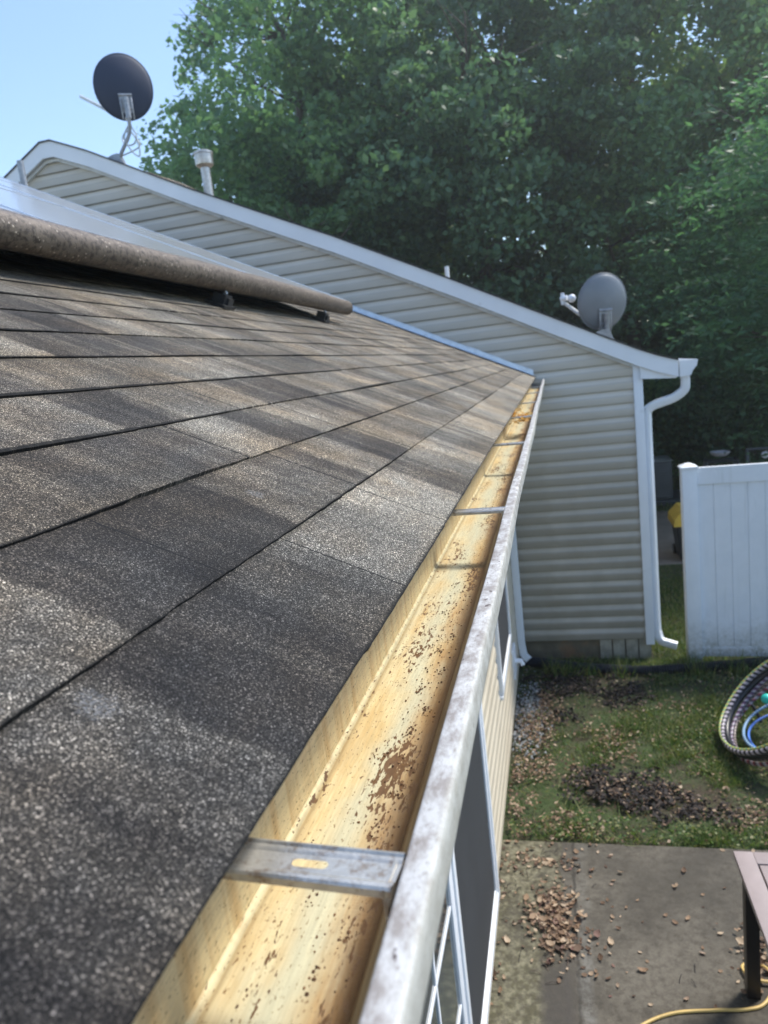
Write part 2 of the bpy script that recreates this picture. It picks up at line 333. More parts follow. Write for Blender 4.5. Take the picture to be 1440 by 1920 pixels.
M['path'] = simple('far_concrete', (.24, .20, .165), .9, 0, .25, 2, .3, 40)
def mat_island(name, stops, rough=.8, transl=None, tcol=None, spec=None):
    t = NT(name); g = t.n('ShaderNodeNewGeometry').outputs['Random Per Island']; c = t.ramp(g, stops)
    if transl:
        t.fin(c, rough, 0, None, spec)
        tr = t.n('ShaderNodeBsdfTranslucent'); t.l(t.mix(1.0, c, tcol, 'MULTIPLY'), tr.inputs[0])
        mx = t.n('ShaderNodeMixShader'); mx.inputs[0].default_value = transl
        t.l(t.b.outputs[0], mx.inputs[1]); t.l(tr.outputs[0], mx.inputs[2]); t.l(mx.outputs[0], t.out.inputs[0]); return t.m
    return t.fin(c, rough, 0, None, spec)
def leafmat(name, cols, tcol, transl=.45, k=3.1):
    cols = [tuple(v * k for v in c) for c in cols]; n = len(cols); return mat_island(name, [(i / (n - 1), c) for i, c in enumerate(cols)], .5, transl, tcol, .35)
M['leaf_a'] = leafmat('oak_leaf_green', [(.022, .046, .026), (.036, .066, .034), (.056, .090, .042), (.042, .074, .042)], (1.7, 1.9, 1.1))
M['leaf_b'] = leafmat('bright_leaf_green', [(.028, .044, .026), (.042, .064, .034), (.062, .084, .042), (.040, .058, .034)], (1.7, 1.9, 1.0), .5)
M['leaf_c'] = leafmat('deep_leaf_green', [(.020, .040, .026), (.030, .056, .032), (.046, .074, .038), (.026, .050, .032)], (1.6, 1.8, 1.1), .35)
M['leaf_d'] = leafmat('layered_leaf_green', [(.018, .044, .026), (.028, .062, .032), (.042, .078, .038), (.026, .056, .034)], (1.5, 1.8, 1.1), .4, 2.6)
M['grass'] = leafmat('lawn_blades', [(.022, .055, .014), (.050, .100, .022), (.10, .145, .040), (.22, .20, .09), (.035, .08, .018)], (1.6, 1.8, .8), .3, 1.15)
M['litter'] = mat_island('dry_leaf_litter', [(0, (.065, .038, .026)), (.35, (.17, .105, .065)), (.65, (.30, .20, .125)), (.9, (.48, .37, .26)), (1, (.12, .05, .045))], .8, .2, (1.3, 1.1, .9))
M['mulch'] = mat_island('dark_rotted_leaves', [(0, (.010, .008, .008)), (.6, (.022, .016, .014)), (.88, (.06, .040, .030)), (1, (.17, .12, .09))], .85)
M['gravel'] = mat_island('pale_gravel', [(0, (.08, .085, .09)), (.5, (.17, .18, .185)), (1, (.34, .35, .36))], .8)
M['crumb'] = mat_island('dried_muck', [(0, (.045, .022, .010)), (.6, (.10, .05, .022)), (1, (.20, .11, .05))], .9)
M['gleaf'] = mat_island('orange_dry_leaf', [(0, (.42, .22, .05)), (.6, (.62, .38, .12)), (1, (.50, .42, .20))], .7, .3, (1.4, 1.2, .8))
def mat_wrap(name, a, b, c=None, n=60):
    t = NT(name); x, y, z = t.sep(t.uv())
    f = t.math('FRACT', t.math('ADD', t.math('MULTIPLY', x, float(n)), y))
    col = t.ramp(f, [(0, a), (.45, a), (.5, b), (.95, b)] if c is None else [(0, a), (.35, b), (.7, c), (1.0, a)], 'LINEAR')
    return t.fin(col, .4, 0, t.bump(f, .4, .003))

# ------------------------------------------------------------------ mesh helpers
def link(name, me, mat=None, parent=None):
    o = bpy.data.objects.new(name, me); C.objects.link(o)
    if mat is not None:
        for mm in (mat if isinstance(mat, (list, tuple)) else [mat]): me.materials.append(mm)
    if parent: o.parent = parent
    return o
def mk(name, V, F, mat=None, parent=None, smooth=False, uv=None):
    me = bpy.data.meshes.new(name); me.from_pydata([tuple(v) for v in V], [], [tuple(f) for f in F]); me.update()
    if smooth: me.polygons.foreach_set('use_smooth', [True] * len(me.polygons))
    if uv is not None:
        l = me.uv_layers.new(name='UVMap'); idx = np.empty(len(me.loops), int); me.loops.foreach_get('vertex_index', idx)
        l.data.foreach_set('uv', np.asarray(uv, float)[idx].ravel())
    return link(name, me, mat, parent)
def quads_np(name, V, nq, mat, parent=None, tri=False, smooth=False):
    k = 3 if tri else 4; me = bpy.data.meshes.new(name); me.vertices.add(len(V)); me.vertices.foreach_set('co', np.asarray(V, np.float32).ravel())
    me.loops.add(nq * k); me.loops.foreach_set('vertex_index', np.arange(nq * k, dtype=np.int32))
    me.polygons.add(nq); me.polygons.foreach_set('loop_start', np.arange(0, nq * k, k, dtype=np.int32))
    me.update(calc_edges=True); me.validate(); return link(name, me, mat, parent)
class MB:
    def __init__(s): s.V = []; s.F = []
    def add(s, V, F): n = len(s.V); s.V += [tuple(v) for v in V]; s.F += [tuple(i + n for i in f) for f in F]
    def box(s, a, b, bevel=0):
        x0, y0, z0 = a; x1, y1, z1 = b
        if bevel:
            bm = bmesh.new(); bmesh.ops.create_cube(bm, size=1)
            for v in bm.verts: v.co = Vector(((x0 + x1) / 2 + v.co.x * (x1 - x0), (y0 + y1) / 2 + v.co.y * (y1 - y0), (z0 + z1) / 2 + v.co.z * (z1 - z0)))
            bmesh.ops.bevel(bm, geom=bm.edges[:], offset=bevel, segments=2, affect='EDGES', profile=.6)
            bm.verts.index_update(); s.add([v.co for v in bm.verts], [[v.index for v in f.verts] for f in bm.faces]); bm.free(); return s
        s.add([(x0, y0, z0), (x1, y0, z0), (x1, y1, z0), (x0, y1, z0), (x0, y0, z1), (x1, y0, z1), (x1, y1, z1), (x0, y1, z1)],
              [(0, 3, 2, 1), (4, 5, 6, 7), (0, 1, 5, 4), (1, 2, 6, 5), (2, 3, 7, 6), (3, 0, 4, 7)]); return s
    def prism(s, poly, d, axis='y'):      # poly of (a,b) swept between d[0] and d[1]
        n = len(poly)
        f = (lambda a, b, c: (a, c, b)) if axis == 'y' else (lambda a, b, c: (c, a, b)) if axis == 'x' else (lambda a, b, c: (a, b, c))
        V = [f(a, b, d[0]) for a, b in poly] + [f(a, b, d[1]) for a, b in poly]
        s.add(V, [tuple(range(n))[::-1], tuple(range(n, 2 * n))] + [(i, (i + 1) % n, (i + 1) % n + n, i + n) for i in range(n)]); return s
    def tube(s, P, r, n=10, cap=True, sq=None):
        P = [Vector(p) for p in P]; rr = r if isinstance(r, (list, tuple)) else [r] * len(P); V = []; up = None
        for i, p in enumerate(P):
            t = (P[min(i + 1, len(P) - 1)] - P[max(i - 1, 0)]).normalized()
            if up is None: up = Vector((0, 0, 1)) if abs(t.z) < .9 else Vector((0, 1, 0))
            a = t.cross(up).normalized(); b = a.cross(t).normalized(); up = b
            for k in range(n):
                th = 2 * math.pi * k / n
                if sq: 
                    th = 2 * math.pi * (k + .5) / n; ca, sa = math.cos(th), math.sin(th); m = 1 / max(abs(ca), abs(sa)); m = m if m < 1.3 else 1.3
                    V.append(p + a * ca * m * sq[0] + b * sa * m * sq[1])
                else: V.append(p + (a * math.cos(th) + b * math.sin(th)) * rr[i])
        F = [(i * n + k, i * n + (k + 1) % n, (i + 1) * n + (k + 1) % n, (i + 1) * n + k) for i in range(len(P) - 1) for k in range(n)]
        if cap: F += [tuple(range(n))[::-1], tuple(range((len(P) - 1) * n, len(P) * n))]
        s.add(V, F); return s
    def lathe(s, prof, c=(0, 0, 0), n=20):
        V = [(c[0] + r * math.cos(2 * math.pi * k / n), c[1] + r * math.sin(2 * math.pi * k / n), c[2] + z) for r, z in prof for k in range(n)]
        F = [(i * n + k, i * n + (k + 1) % n, (i + 1) * n + (k + 1) % n, (i + 1) * n + k) for i in range(len(prof) - 1) for k in range(n)]
        F += [tuple(range(n))[::-1], tuple(range((len(prof) - 1) * n, len(prof) * n))]; s.add(V, F); return s
    def build(s, name, mat, parent=None, smooth=False):
        o = mk(name, s.V, s.F, mat, parent, False)
        if smooth:
            o.data.polygons.foreach_set('use_smooth', [True] * len(o.data.polygons))
            try: o.data.set_sharp_from_angle(angle=rad(40))
            except Exception: pass
        return o
def spline(P, n=8):
    P = [Vector(p) for p in P]; out = []
    for i in range(len(P) - 1):
        a, b, c, d = P[max(i - 1, 0)], P[i], P[i + 1], P[min(i + 2, len(P) - 1)]
        for k in range(n):
            t = k / n; out.append(.5 * ((2 * b) + (c - a) * t + (2 * a - 5 * b + 4 * c - d) * t * t + (3 * b - a - 3 * c + d) * t ** 3))
    return out + [P[-1]]
def thing(name, label, cat, loc=(0, 0, 0), rz=0, group=None):
    o = bpy.data.objects.new(name, None); C.objects.link(o); o.location = loc; o.rotation_euler = (0, 0, rz); o.empty_display_size = .1
    return tag(o, label, cat, group)
def tag(o, label=None, cat=None, group=None, kind=None):
    if label: o['label'] = label
    if cat: o['category'] = cat
    if group: o['group'] = group
    if kind: o['kind'] = kind
    return o
def local(o, loc):            # move mesh data so that it sits under a thing at loc
    o.data.transform(Matrix.Translation(-Vector(loc))); return o

GZ = -2.95; WX = -.40; D = 7.38; S = .4853; E_ = .12984; CO = 1 / math.hypot(1, S)
def RP(v, h=0.0):          # slope distance v, height h above deck -> x, z
    return (-v * CO + h * S * CO, v * S * CO + h * CO)

# ------------------------------------------------------------------ ground, patio
bm = MB(); N = 60
xs = np.concatenate([[-200, -60, -20], np.linspace(-10, 10, 60), [20, 60, 200]]); ys = np.concatenate([[-60, -20], np.linspace(-6, 20, 70), [40, 80, 250]])
V = []
for yy in ys:
    for xx in xs:
        z = GZ - .02 + (.015 * math.sin(xx * 2.1 + yy) + .012 * math.sin(yy * 3.3 - xx) if abs(xx) < 11 and -6 < yy < 20 else 0)
        if yy < 4.5 and -1 < xx < 11: z -= .03
        V.append((xx, yy, z))
nx = len(xs); F = [(j * nx + i, j * nx + i + 1, (j + 1) * nx + i + 1, (j + 1) * nx + i) for j in range(len(ys) - 1) for i in range(nx - 1)]
g = mk('ground', V, F, M['ground'], smooth=True); tag(g, kind='structure', label='grassy back yard with bare soil and leaf litter')
MB().box((WX, -3, GZ - .12), (4.6, 4.36, GZ), .012).build('patio', M['patio']); tag(bpy.data.objects['patio'], kind='structure')
MB().box((1.15, 10.65, GZ - .1), (3.4, 14.2, GZ + .012), .01).build('path', M['path']); tag(bpy.data.objects['path'], kind='structure')

# ------------------------------------------------------------------ our house
H = thing('house', 'house with stained grey shingle roof, dirty eave gutter and cream siding over the patio', 'house', (-4.8, 2.2, GZ))
HL = (-4.8, 2.2, GZ)
def ours(o): return local(o, HL)
Y0, Y1 = -2.2, 7.36
# shingle courses
def shingles(name, y0, y1, n_c, parent, place, ny=900, seed=3):
    r = np.random.default_rng(seed)
    # denser rows of vertices near the camera
    tt = np.linspace(0, 1, ny); yy = y0 + (y1 - y0) * tt
    V = []; UV = []; F = []
    def wob(scale, amp, n=10):
        ph = r.uniform(0, 6.28, n); fr = scale * r.uniform(.4, 2.6, n); am = amp * r.uniform(.3, 1, n) / n ** .5
        return sum(am[i] * np.sin(fr[i] * yy + ph[i]) for i in range(n))
    fs = [0.0, 0.0, .03, .25, .6, 1.06]
    for c in range(n_c):
        ev = wob(2.2, .0034) + wob(60, .0006, 14) + (0 if c else 0); lift = np.maximum(0, wob(4.5, .0030)) + wob(25, .0003)
        jag = r.normal(0, .0002, ny)
        # tab joints make small steps in the butt line
        st = np.zeros(ny); p = y0
        while p < y1:
            p += r.uniform(.3, .95); st[(yy > p)] = r.normal(0, .0018)
        e = ev + jag + st
        base = len(V)
        for k, f in enumerate(fs):
            v = (c + f) * E_
            for i in range(ny):
                lf = lift[i] * (.15 if c == 0 else .7); ee = e[i] * (.35 if c == 0 else 1.0); top = .0038 + lf
                if k == 0: vv, h = v + ee + .0006, -.0002
                elif k == 1: vv, h = v + ee, top - .0006
                elif k == 2: vv, h = v + ee, top + .0002
                elif k == 3: vv, h = v + ee * .6, .0032 + lf * .6
                elif k == 4: vv, h = v, .0020
                else: vv, h = v, .0005
                x, z = place(vv, h); V.append((x, yy[i], z)); UV.append((yy[i], min(max(vv, c * E_ + .0004), (c + 1) * E_ - .0004) if k < 5 else (c + 1) * E_ - .0002))
        for k in range(len(fs) - 1):
            for i in range(ny - 1):
                a = base + k * ny + i; F.append((a, a + ny, a + ny + 1, a + 1))
    o = mk(name, V, F, M['shingle'], parent, True, UV)
    o.data.set_sharp_from_angle(angle=rad(35)); return o
roof = ours(shingles('roof', -.35, Y1, 41, H, RP))
# the rest of the roof: near end (behind the camera) and the far slope, plus decking
def slab(poly, d, mat, name, parent, uvf=None):
    b = MB(); b.prism(poly, d); return b.build(name, mat, parent)
XR, ZR = RP(41 * E_)
ours(slab([(-.030, .010), (XR, ZR - .004), (XR, ZR - .03), (-.030, -.006)], (Y0, Y1), M['deck'], 'roof_decking', H))
def flat_roof(name, pts, parent, uvs):
    return mk(name, pts, [(0, 1, 2, 3)], M['shingle'], parent, False, uvs)
ours(flat_roof('far_roof_slope', [(XR, Y0, ZR + .003), (XR, Y1, ZR + .003), (XR * 2, Y1, 0), (XR * 2, Y0, 0)], H, [(Y0, 0), (Y1, 0), (Y1, 5.3), (Y0, 5.3)]))
x0, z0 = RP(0, .004); 
ours(flat_roof('near_roof_end', [(x0, Y0, z0), (x0, -.35, z0), (XR, -.35, ZR + .004), (XR, Y0, ZR + .004)], H, [(Y0, 0), (-.35, 0), (-.35, 5.3), (Y0, 5.3)]))
# ridge caps
b = MB(); yy = Y0
while yy < Y1 - .1:
    L = .16; b.add([(XR + .13, yy, ZR - .055), (XR, yy, ZR + .012), (XR - .13, yy, ZR - .055), (XR + .13, yy + L, ZR - .06), (XR, yy + L, ZR + .006), (XR - .13, yy + L, ZR - .06)], [(0, 3, 4, 1), (1, 4, 5, 2), (0, 1, 2)]); yy += .14
rc = b.build('ridge_cap', M['shingle'], roof); rc.data.transform(Matrix.Translation(-Vector(HL)))
l = rc.data.uv_layers.new(name='UVMap')
for i, lp in enumerate(rc.data.loops): co = rc.data.vertices[lp.vertex_index].co; l.data[i].uv = (co.y, co.x * 1.1 + 9)
# drip edge, fascia, soffit
ours(MB().prism([(-.049, -.003), (-.010, -.003), (-.010, -.0045), (-.0475, -.0045), (-.0475, -.03), (-.049, -.03)], (Y0, Y1)).build('drip_edge', M['dirty_white'], H))
ours(MB().box((-.075, Y0, -.17), (-.050, Y1, -.032), .002).build('fascia', M['trim'], H))
ours(MB().box((WX, Y0, -.165), (-.0755, Y1, -.155)).build('soffit', M['trim'], H))
# gutter
P = [(-.046, -.004), (-.0455, -.05), (-.0455, -.096), (-.042, -.0998), (-.03, -.1), (.0, -.1005), (.028, -.1), (.034, -.098), (.038, -.090), (.0425, -.079), (.0475, -.070), (.053, -.064), (.058, -.060), (.062, -.055), (.0655, -.045), (.0665, -.030), (.0670, -.0235)]
LIP = [(.0670, -.0235), (.0670, -.0200), (.0676, -.0191), (.0690, -.0187), (.075, -.0186), (.0795, -.0184), (.0812, -.0188), (.0822, -.0200), (.0828, -.026), (.0838, -.036), (.0832, -.040), (.081, -.042)]
OUT = [(.081, -.042), (.079, -.047), (.0785, -.055), (.075, -.063), (.068, -.069), (.058, -.076), (.050, -.085), (.045, -.096), (.040, -.1015), (-.047, -.1015), (-.047, -.004)]
def sweep(prof, ya, yb, n, wob=None):
    V = []; F = []; m = len(prof)
    for j in range(n + 1):
        y = ya + (yb - ya) * j / n
        dx, dz = wob(y) if wob else (0, 0)
        for (x, z) in prof: V.append((x + dx * max(0, x) / .08, y, z + dz))
    for j in range(n):
        for i in range(m - 1): a = j * m + i; F.append((a, a + 1, a + m + 1, a + m))
    return V, F
gw = lambda y: (.0012 * math.sin(3.1 * y + .4) + .0006 * math.sin(8.7 * y), .0004 * math.sin(6.3 * y))
V, F = sweep(P, Y0, 7.345, 700, gw); b = MB(); b.add(V, F)
Gt = b.build('gutter', M['gin'], H, True); ours(Gt)
V, F = sweep(LIP, Y0, 7.345, 700, gw); lip = mk('gutter_lip', V, F, M['lip'], Gt, True); local(lip, HL)
V, F = sweep(OUT, Y0, 7.345, 700, gw); o = mk('gutter_face', V, F, M['lip'], Gt, True); local(o, HL)
cap = MB().prism([(x, z) for x, z in P[1:] + LIP[1:] + OUT[1:9]], (7.345, 7.348)).build('end_cap', M['lip'], Gt); local(cap, HL)
# ribbed hangers with a slot
def hanger(y, wdt=.026, sx=0.0):
    xa, xb = -.044, .0665; z0 = -.0215
    b = MB(); prof = [(-.5, -.003), (-.5, .0008), (-.46, .0020), (-.41, .0022), (-.37, .0010), (-.33, .0012), (-.28, .0009), (-.23, 0)]
    # side ribs
    for sg in (1, -1):
        V = []; nx_ = 12
        for i in range(nx_ + 1):
            x = xa + (xb - xa) * i / nx_; zz = 0
            for (u, h) in prof: V.append((x, sg * u * -wdt, z0 + h + zz))
        m = len(prof); F = [(i * m + k, i * m + k + 1, (i + 1) * m + k + 1, (i + 1) * m + k) for i in range(nx_) for k in range(m - 1)]
        b.add(V, F)
    # middle web with the stadium hole
    hy = .23 * wdt; n = 40; cx = .022; hl, hr = .0066, .0027; V = []
    for k in range(n):
        th = 2 * math.pi * k / n; c_, s_ = math.cos(th), math.sin(th)
        V.append((cx + (hl if c_ > 0 else -hl) * (1 if abs(c_) > .02 else 0) + hr * c_, hr * s_, z0))
    for k in range(n):
        th = 2 * math.pi * k / n; c_, s_ = math.cos(th), math.sin(th); ex = .018
        m = 1 / max(abs(c_), abs(s_)); V.append((cx + ex * c_ * m, hy * s_ * m, z0))
    b.add(V, [(k, (k + 1) % n, (k + 1) % n + n, k + n) for k in range(n)])
    for (p, q) in ((xa, cx - .018), (cx + .018, xb)): b.add([(p, -hy, z0), (q, -hy, z0), (q, hy, z0), (p, hy, z0)], [(0, 1, 2, 3)])
    # hooked end gripping the lip
    b.box((xb - .004, -wdt * .5, z0 - .016), (xb - .0025, wdt * .5, z0 + .001))
    o = b.build('hanger', M['hanger'], Gt, True)
    o.location = Vector((0, y, 0)) - Vector(HL); o.rotation_euler = (0, 0, rad(-4.5 + sx)); return o
hs = [(.289, 0), (1.105, 2), (1.985, -1), (2.865, 3), (3.72, 1), (4.66, 0), (5.52, 2), (6.62, 0)]
h0 = hanger(*[hs[0][0], .026, hs[0][1]])
for y, sx in hs[1:]:
    c = h0.copy(); C.objects.link(c); c.parent = Gt; c.location = Vector((0, y, 0)) - Vector(HL); c.rotation_euler = (0, 0, rad(-4.5 + sx)); tag(c)
tag(h0, 'spotted zinc hanger strip with oval slot, nearest the camera')
# wall siding (dutch lap facing +X) with openings kept clear by proud frames
def lap(n, pitch, zb):
    pr = []
    for i in range(n):
        z = zb + i * pitch
        for (f, p) in ((0.0, -.002), (0.0, .0165), (.03, .0185), (.30, .0182), (.48, .0172), (.54, .0150), (.68, .0080), (.84, .0010), (.93, -.0015), (.995, -.0020)): pr.append((z + f * pitch, p))
    return pr
pr = lap(22, .127, GZ + .02); V = []; n = len(pr)
for (z, p) in pr: V += [(WX + p, Y0, z), (WX + p, Y1, z)]
F = [(2 * i, 2 * i + 1, 2 * i + 3, 2 * i + 2) for i in range(n - 1)]
ours(MB_ := mk('wall', V, F, M['side_cream'], H))
ours(MB().box((-9.2, Y0, GZ - .05), (WX, Y1, -.166)).build('wall_core', M['side_cream'], H))
ours(MB().prism([(-9.2, -.16), (WX, -.16), (-.42, .15), (XR, ZR - .06), (-9.0, .1)], (Y0 + .02, Y0 + .10)).build('gable_end', M['side_cream'], H))
# far window
def frame_x(b, y0, y1, z0, z1, w, x0, x1):
    b.box((x0, y0, z0), (x1, y0 + w, z1), .004); b.box((x0, y1 - w, z0), (x1, y1, z1), .004)
    b.box((x0, y0 + w + .0005, z0), (x1 - .002, y1 - w - .0005, z0 + w), .004); b.box((x0, y0 + w + .0005, z1 - w), (x1 - .002, y1 - w - .0005, z1), .004)
wf = MB(); frame_x(wf, 5.03, 6.20, -2.235, -.86, .048, WX + .001, WX + .044); wf = ours(wf.build('window', M['white'], H, True)); 
local(MB().box((WX + .0195, 5.0785, -2.1865), (WX + .026, 6.1515, -.909)).build('insect_screen', M['screen'], wf), HL)
local(MB().box((WX + .001, 5.01, -2.262), (WX + .040, 6.22, -2.2365), .003).build('sill', M['white'], wf), HL)
# sliding patio door
df = MB(); frame_x(df, .70, 3.74, -2.86, -.80, .055, WX + .001, WX + .050); df = ours(df.build('door', M['white'], H, True))
b = MB(); frame_x(b, 2.49, 3.6845, -2.8045, -.8555, .045, WX + .022, WX + .044); local(b.build('sliding_screen_frame', M['white'], df, True), HL)
local(MB().box((WX + .026, 2.536, -2.759), (WX + .034, 3.639, -.901)).build('insect_screen', M['screen'], df), HL)
b = MB(); frame_x(b, .80, 2.486, -2.812, -.888, .07, WX + .0195, WX + .036); local(b.build('fixed_sash', M['white'], df, True), HL)
local(MB().box((WX + .0195, .873, -2.74), (WX + .025, 2.414, -.96)).build('pane', M['glass'], df), HL)
b = MB()
for z in (-2.3, -1.85, -1.4): b.box((WX + .0255, .873, z - .009), (WX + .031, 2.414, z + .009))
for y in (1.30, 1.68, 2.05): b.box((WX + .0255, y - .009, -2.74), (WX + .0305, y + .009, -.96))
local(b.build('muntin_grid', M['white'], df), HL)
local(MB().box((WX + .001, .66, -2.90), (WX + .044, 3.76, -2.861), .004).build('sill', simple('pale_sill', (.62, .58, .50), .5), df), HL)
# wall vent and downspout near the inner corner
v = MB().box((WX + .002, 6.40, -2.74), (WX + .035, 6.64, -2.46), .004).build('faucet_box', M['white'], H, True); ours(v)
b = MB(); b.tube([(WX + .035, 6.52, -2.60), (WX + .085, 6.52, -2.60), (WX + .10, 6.52, -2.64)], .024, 12); local(b.build('spout', M['white'], v, True), HL)
b = MB(); b.tube([(.0, 7.20, -.103), (.0, 7.20, -.15), (-.05, 7.2, -.22), (WX + .11, 7.22, -.36), (WX + .055, 7.24, -.46), (WX + .055, 7.24, -2.7), (WX + .07, 7.22, -2.83), (WX + .12, 7.19, -2.88)], .04, 12, sq=(.036, .030))
ours(b.build('downspout', M['trim'], H, True))
# tall grey vent pipe on the upper roof
px, py = -4.472, 6.3; pz = 0.4853 * 4.472
ours(MB().tube([(px, py, pz - .1), (px, py, 2.50)], .030, 16).build('vent_pipe', M['steel'], H, True))
# flashing up the neighbour's wall
def wz(x): return -S * x
b = MB(); xs_ = np.linspace(-.02, -4.6, 60)
V = []
for i, x in enumerate(xs_):
    dz = .003 * math.sin(x * 9) + .002 * math.sin(x * 31)
    V += [(x, 7.30, wz(x) + .009), (x, 7.352, wz(x) + .016 + dz), (x, 7.354, wz(x) + .060 + dz), (x, 7.366, wz(x) + .064 + dz)]
for i in range(len(xs_) - 1):
    for k in range(3): a = i * 4 + k; b.F.append((a, a + 1, a + 5, a + 4))
b.V = [tuple(v) for v in V]; o = ours(b.build('step_flashing', M['flash'], H, True))

# ------------------------------------------------------------------ solar array
SA = thing('solar_array', 'solar panel array with rounded bronze skirt above the shingles', 'solar panels', (-1.1, 2.0, .534))
AL = (-1.1, 2.0, .534)
HP = .148                                     # glass height above the shingles
def AP(v, h): x, z = RP(v, h); return (x, z)
V1 = 1.235                                    # slope distance of lower panel edge
def panel(y0, y1, v0, v1):
    g = .006; fr = MB(); wdt = .014; th = .034
    def q(ya, yb, va, vb, h0, h1, bb):
        P_ = [AP(va, h0), AP(vb, h0), AP(vb, h1), AP(va, h1)]; bb.prism(P_, (ya, yb))
    q(y0 + g, y0 + g + wdt, v0, v1 - g, HP - th, HP, fr); q(y1 - g - wdt, y1 - g, v0, v1 - g, HP - th, HP, fr)
    q(y0 + g + wdt, y1 - g - wdt, v0, v0 + wdt, HP - th, HP - .0004, fr); q(y0 + g + wdt, y1 - g - wdt, v1 - g - wdt, v1 - g, HP - th, HP - .0004, fr)
    f = fr.build('panel', M['panelframe'], SA); local(f, AL)
    pg = MB(); q(y0 + g + wdt, y1 - g - wdt, v0 + wdt, v1 - g - wdt, HP - .008, HP - .0018, pg)
    local(pg.build('glass', M['pv'], f), AL)
for r_ in range(3):
    va = V1 + r_ * 1.01
    for (ya, yb) in ((3.09, 4.50), (1.68, 3.09), (.27, 1.68), (-1.14, .27)): panel(ya, yb, va, va + 1.01)
# skirt: a rounded bronze nosing along the lower edge
sk = []; 
for k in range(15):
    th = rad(-75 + k * 13.2); sk.append((th))
b = MB(); prof = []
ctr_v, ctr_h, rr = V1 - .008, HP - .044, .043
for th in [rad(100 + i * 14) for i in range(15)]:
    prof.append((ctr_v + rr * math.cos(th), ctr_h + rr * math.sin(th)))
prof = [(V1 + .012, HP + .0015)] + prof + [(V1 + .02, ctr_h - rr + .004)]
V = []; ny = 60
for j in range(ny + 1):
    y = -1.2 + (4.50 + 1.2) * j / ny; sag = .0018 * math.sin(y * 2.4)
    for (vv, hh) in prof: x, z = AP(vv, hh + sag); V.append((x, y, z))
m = len(prof); F = [(j * m + i, j * m + i + 1, (j + 1) * m + i + 1, (j + 1) * m + i) for j in range(ny) for i in range(m - 1)]
F += [tuple(range(m)), tuple(range(ny * m, ny * m + m))]
o = mk('skirt', V, F, M['skirt'], SA, True); o.data.set_sharp_from_angle(angle=rad(50)); local(o, AL)
for y in (4.02, 2.72, 1.2, -.3):
    f = MB(); vv = 1.205
    def pq(y0, y1, va, vb, h0, h1): f.prism([AP(va, h0), AP(vb, h0), AP(vb, h1), AP(va, h1)], (y0, y1))
    pq(y - .05, y + .05, vv - .035, vv + .05, .007, .018); pq(y - .033, y + .033, vv - .02, vv + .03, .018, .055); pq(y - .012, y + .03, vv - .03, vv - .018, .012, .045)
    o = f.build('mounting_foot', M['black'], SA); local(o, AL)
    bo = MB(); x, z = AP(vv - .005, .055); bo.lathe([(.010, 0), (.010, .008), (.006, .009), (.006, .014)], (x, y, z), 6); o2 = bo.build('bolt', M['steel'], o); local(o2, AL)
b = MB(); x, z = 0, 0
for vv in (V1 + .25, V1 + .8, V1 + 1.3, V1 + 1.8, V1 + 2.4):
    b.prism([AP(vv, HP - .08), AP(vv + .04, HP - .08), AP(vv + .04, HP - .036), AP(vv, HP - .036)], (-1.1, 4.46))
local(b.build('rail', M['black'], SA), AL)
# back-sheet so that no daylight leaks under the glass
b = MB(); b.prism([AP(V1 + .02, HP - .0345), AP(V1 + 3.02, HP - .0345), AP(V1 + 3.02, HP - .0355), AP(V1 + .02, HP - .0355)], (-1.13, 4.48)); local(b.build('back_sheet', M['black'], SA), AL)

# ------------------------------------------------------------------ neighbour house
NH = thing('house', 'neighbouring house with grey lap siding and white gable trim beyond the gutter end', 'house', (-4.0, 12, GZ)); NL = (-4.0, 12, GZ)
def nb(o): return local(o, NL)
TOP = [(-10.6, .10), (-9.6, .62), (-7.2, 1.80), (-4.93, 3.005), (-4.80, 3.005), (-4.40, 2.835), (-3.317, 2.285), (-2.621, 1.955), (-1.864, 1.60), (-.736, 1.030), (.219, .535), (.796, .240), (.954, .162), (1.112, .090), (1.283, .030), (1.30, .025)]
K_ = 7.30 / 7.19
def topz(x):
    for (a, za), (b_, zb_) in zip(TOP, TOP[1:]):
        if a <= x <= b_: return za + (zb_ - za) * (x - a) / (b_ - a)
    return 0
XC = .905
def xlim(z):        # siding extent at height z: under the rake
    zt = z + .185
    xr = XC; xl = -9.4
    if zt > topz(XC):
        lo, hi = -4.86, XC
        for _ in range(40):
            m_ = (lo + hi) / 2
            if topz(m_) > zt: lo = m_
            else: hi = m_
        xr = lo
        lo, hi = -10.4, -4.86
        for _ in range(40):
            m_ = (lo + hi) / 2
            if topz(m_) > zt: hi = m_
            else: lo = m_
        xl = hi
    return xl, xr
ZB = -2.752; pr = [q for q in lap(44, .127, ZB) if q[0] < 2.80]; V = []
for (z, p) in pr:
    a, b_ = xlim(z); V += [(a, D + .014 - p, z), (b_, D + .014 - p, z)]
n = len(pr); F = [(2 * i, 2 * i + 2, 2 * i + 3, 2 * i + 1) for i in range(n - 1)]
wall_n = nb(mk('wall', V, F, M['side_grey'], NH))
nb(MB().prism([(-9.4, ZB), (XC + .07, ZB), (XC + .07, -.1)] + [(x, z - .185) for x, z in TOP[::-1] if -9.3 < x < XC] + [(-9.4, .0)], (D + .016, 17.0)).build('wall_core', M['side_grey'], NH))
nb(MB().box((-9.35, D + .03, GZ - .1), (XC + .03, 16.9, ZB), 0).build('foundation', M['found'], NH))
b = MB()
for i in range(4): b.box((.45 + i * .13, D + .018, GZ - .05), (.565 + i * .13, D + .03, ZB - .002))
nb(b.build('pilaster', simple('grey_plank_skirt', (.30, .28, .22), .85, 0, .3, 12), NH))
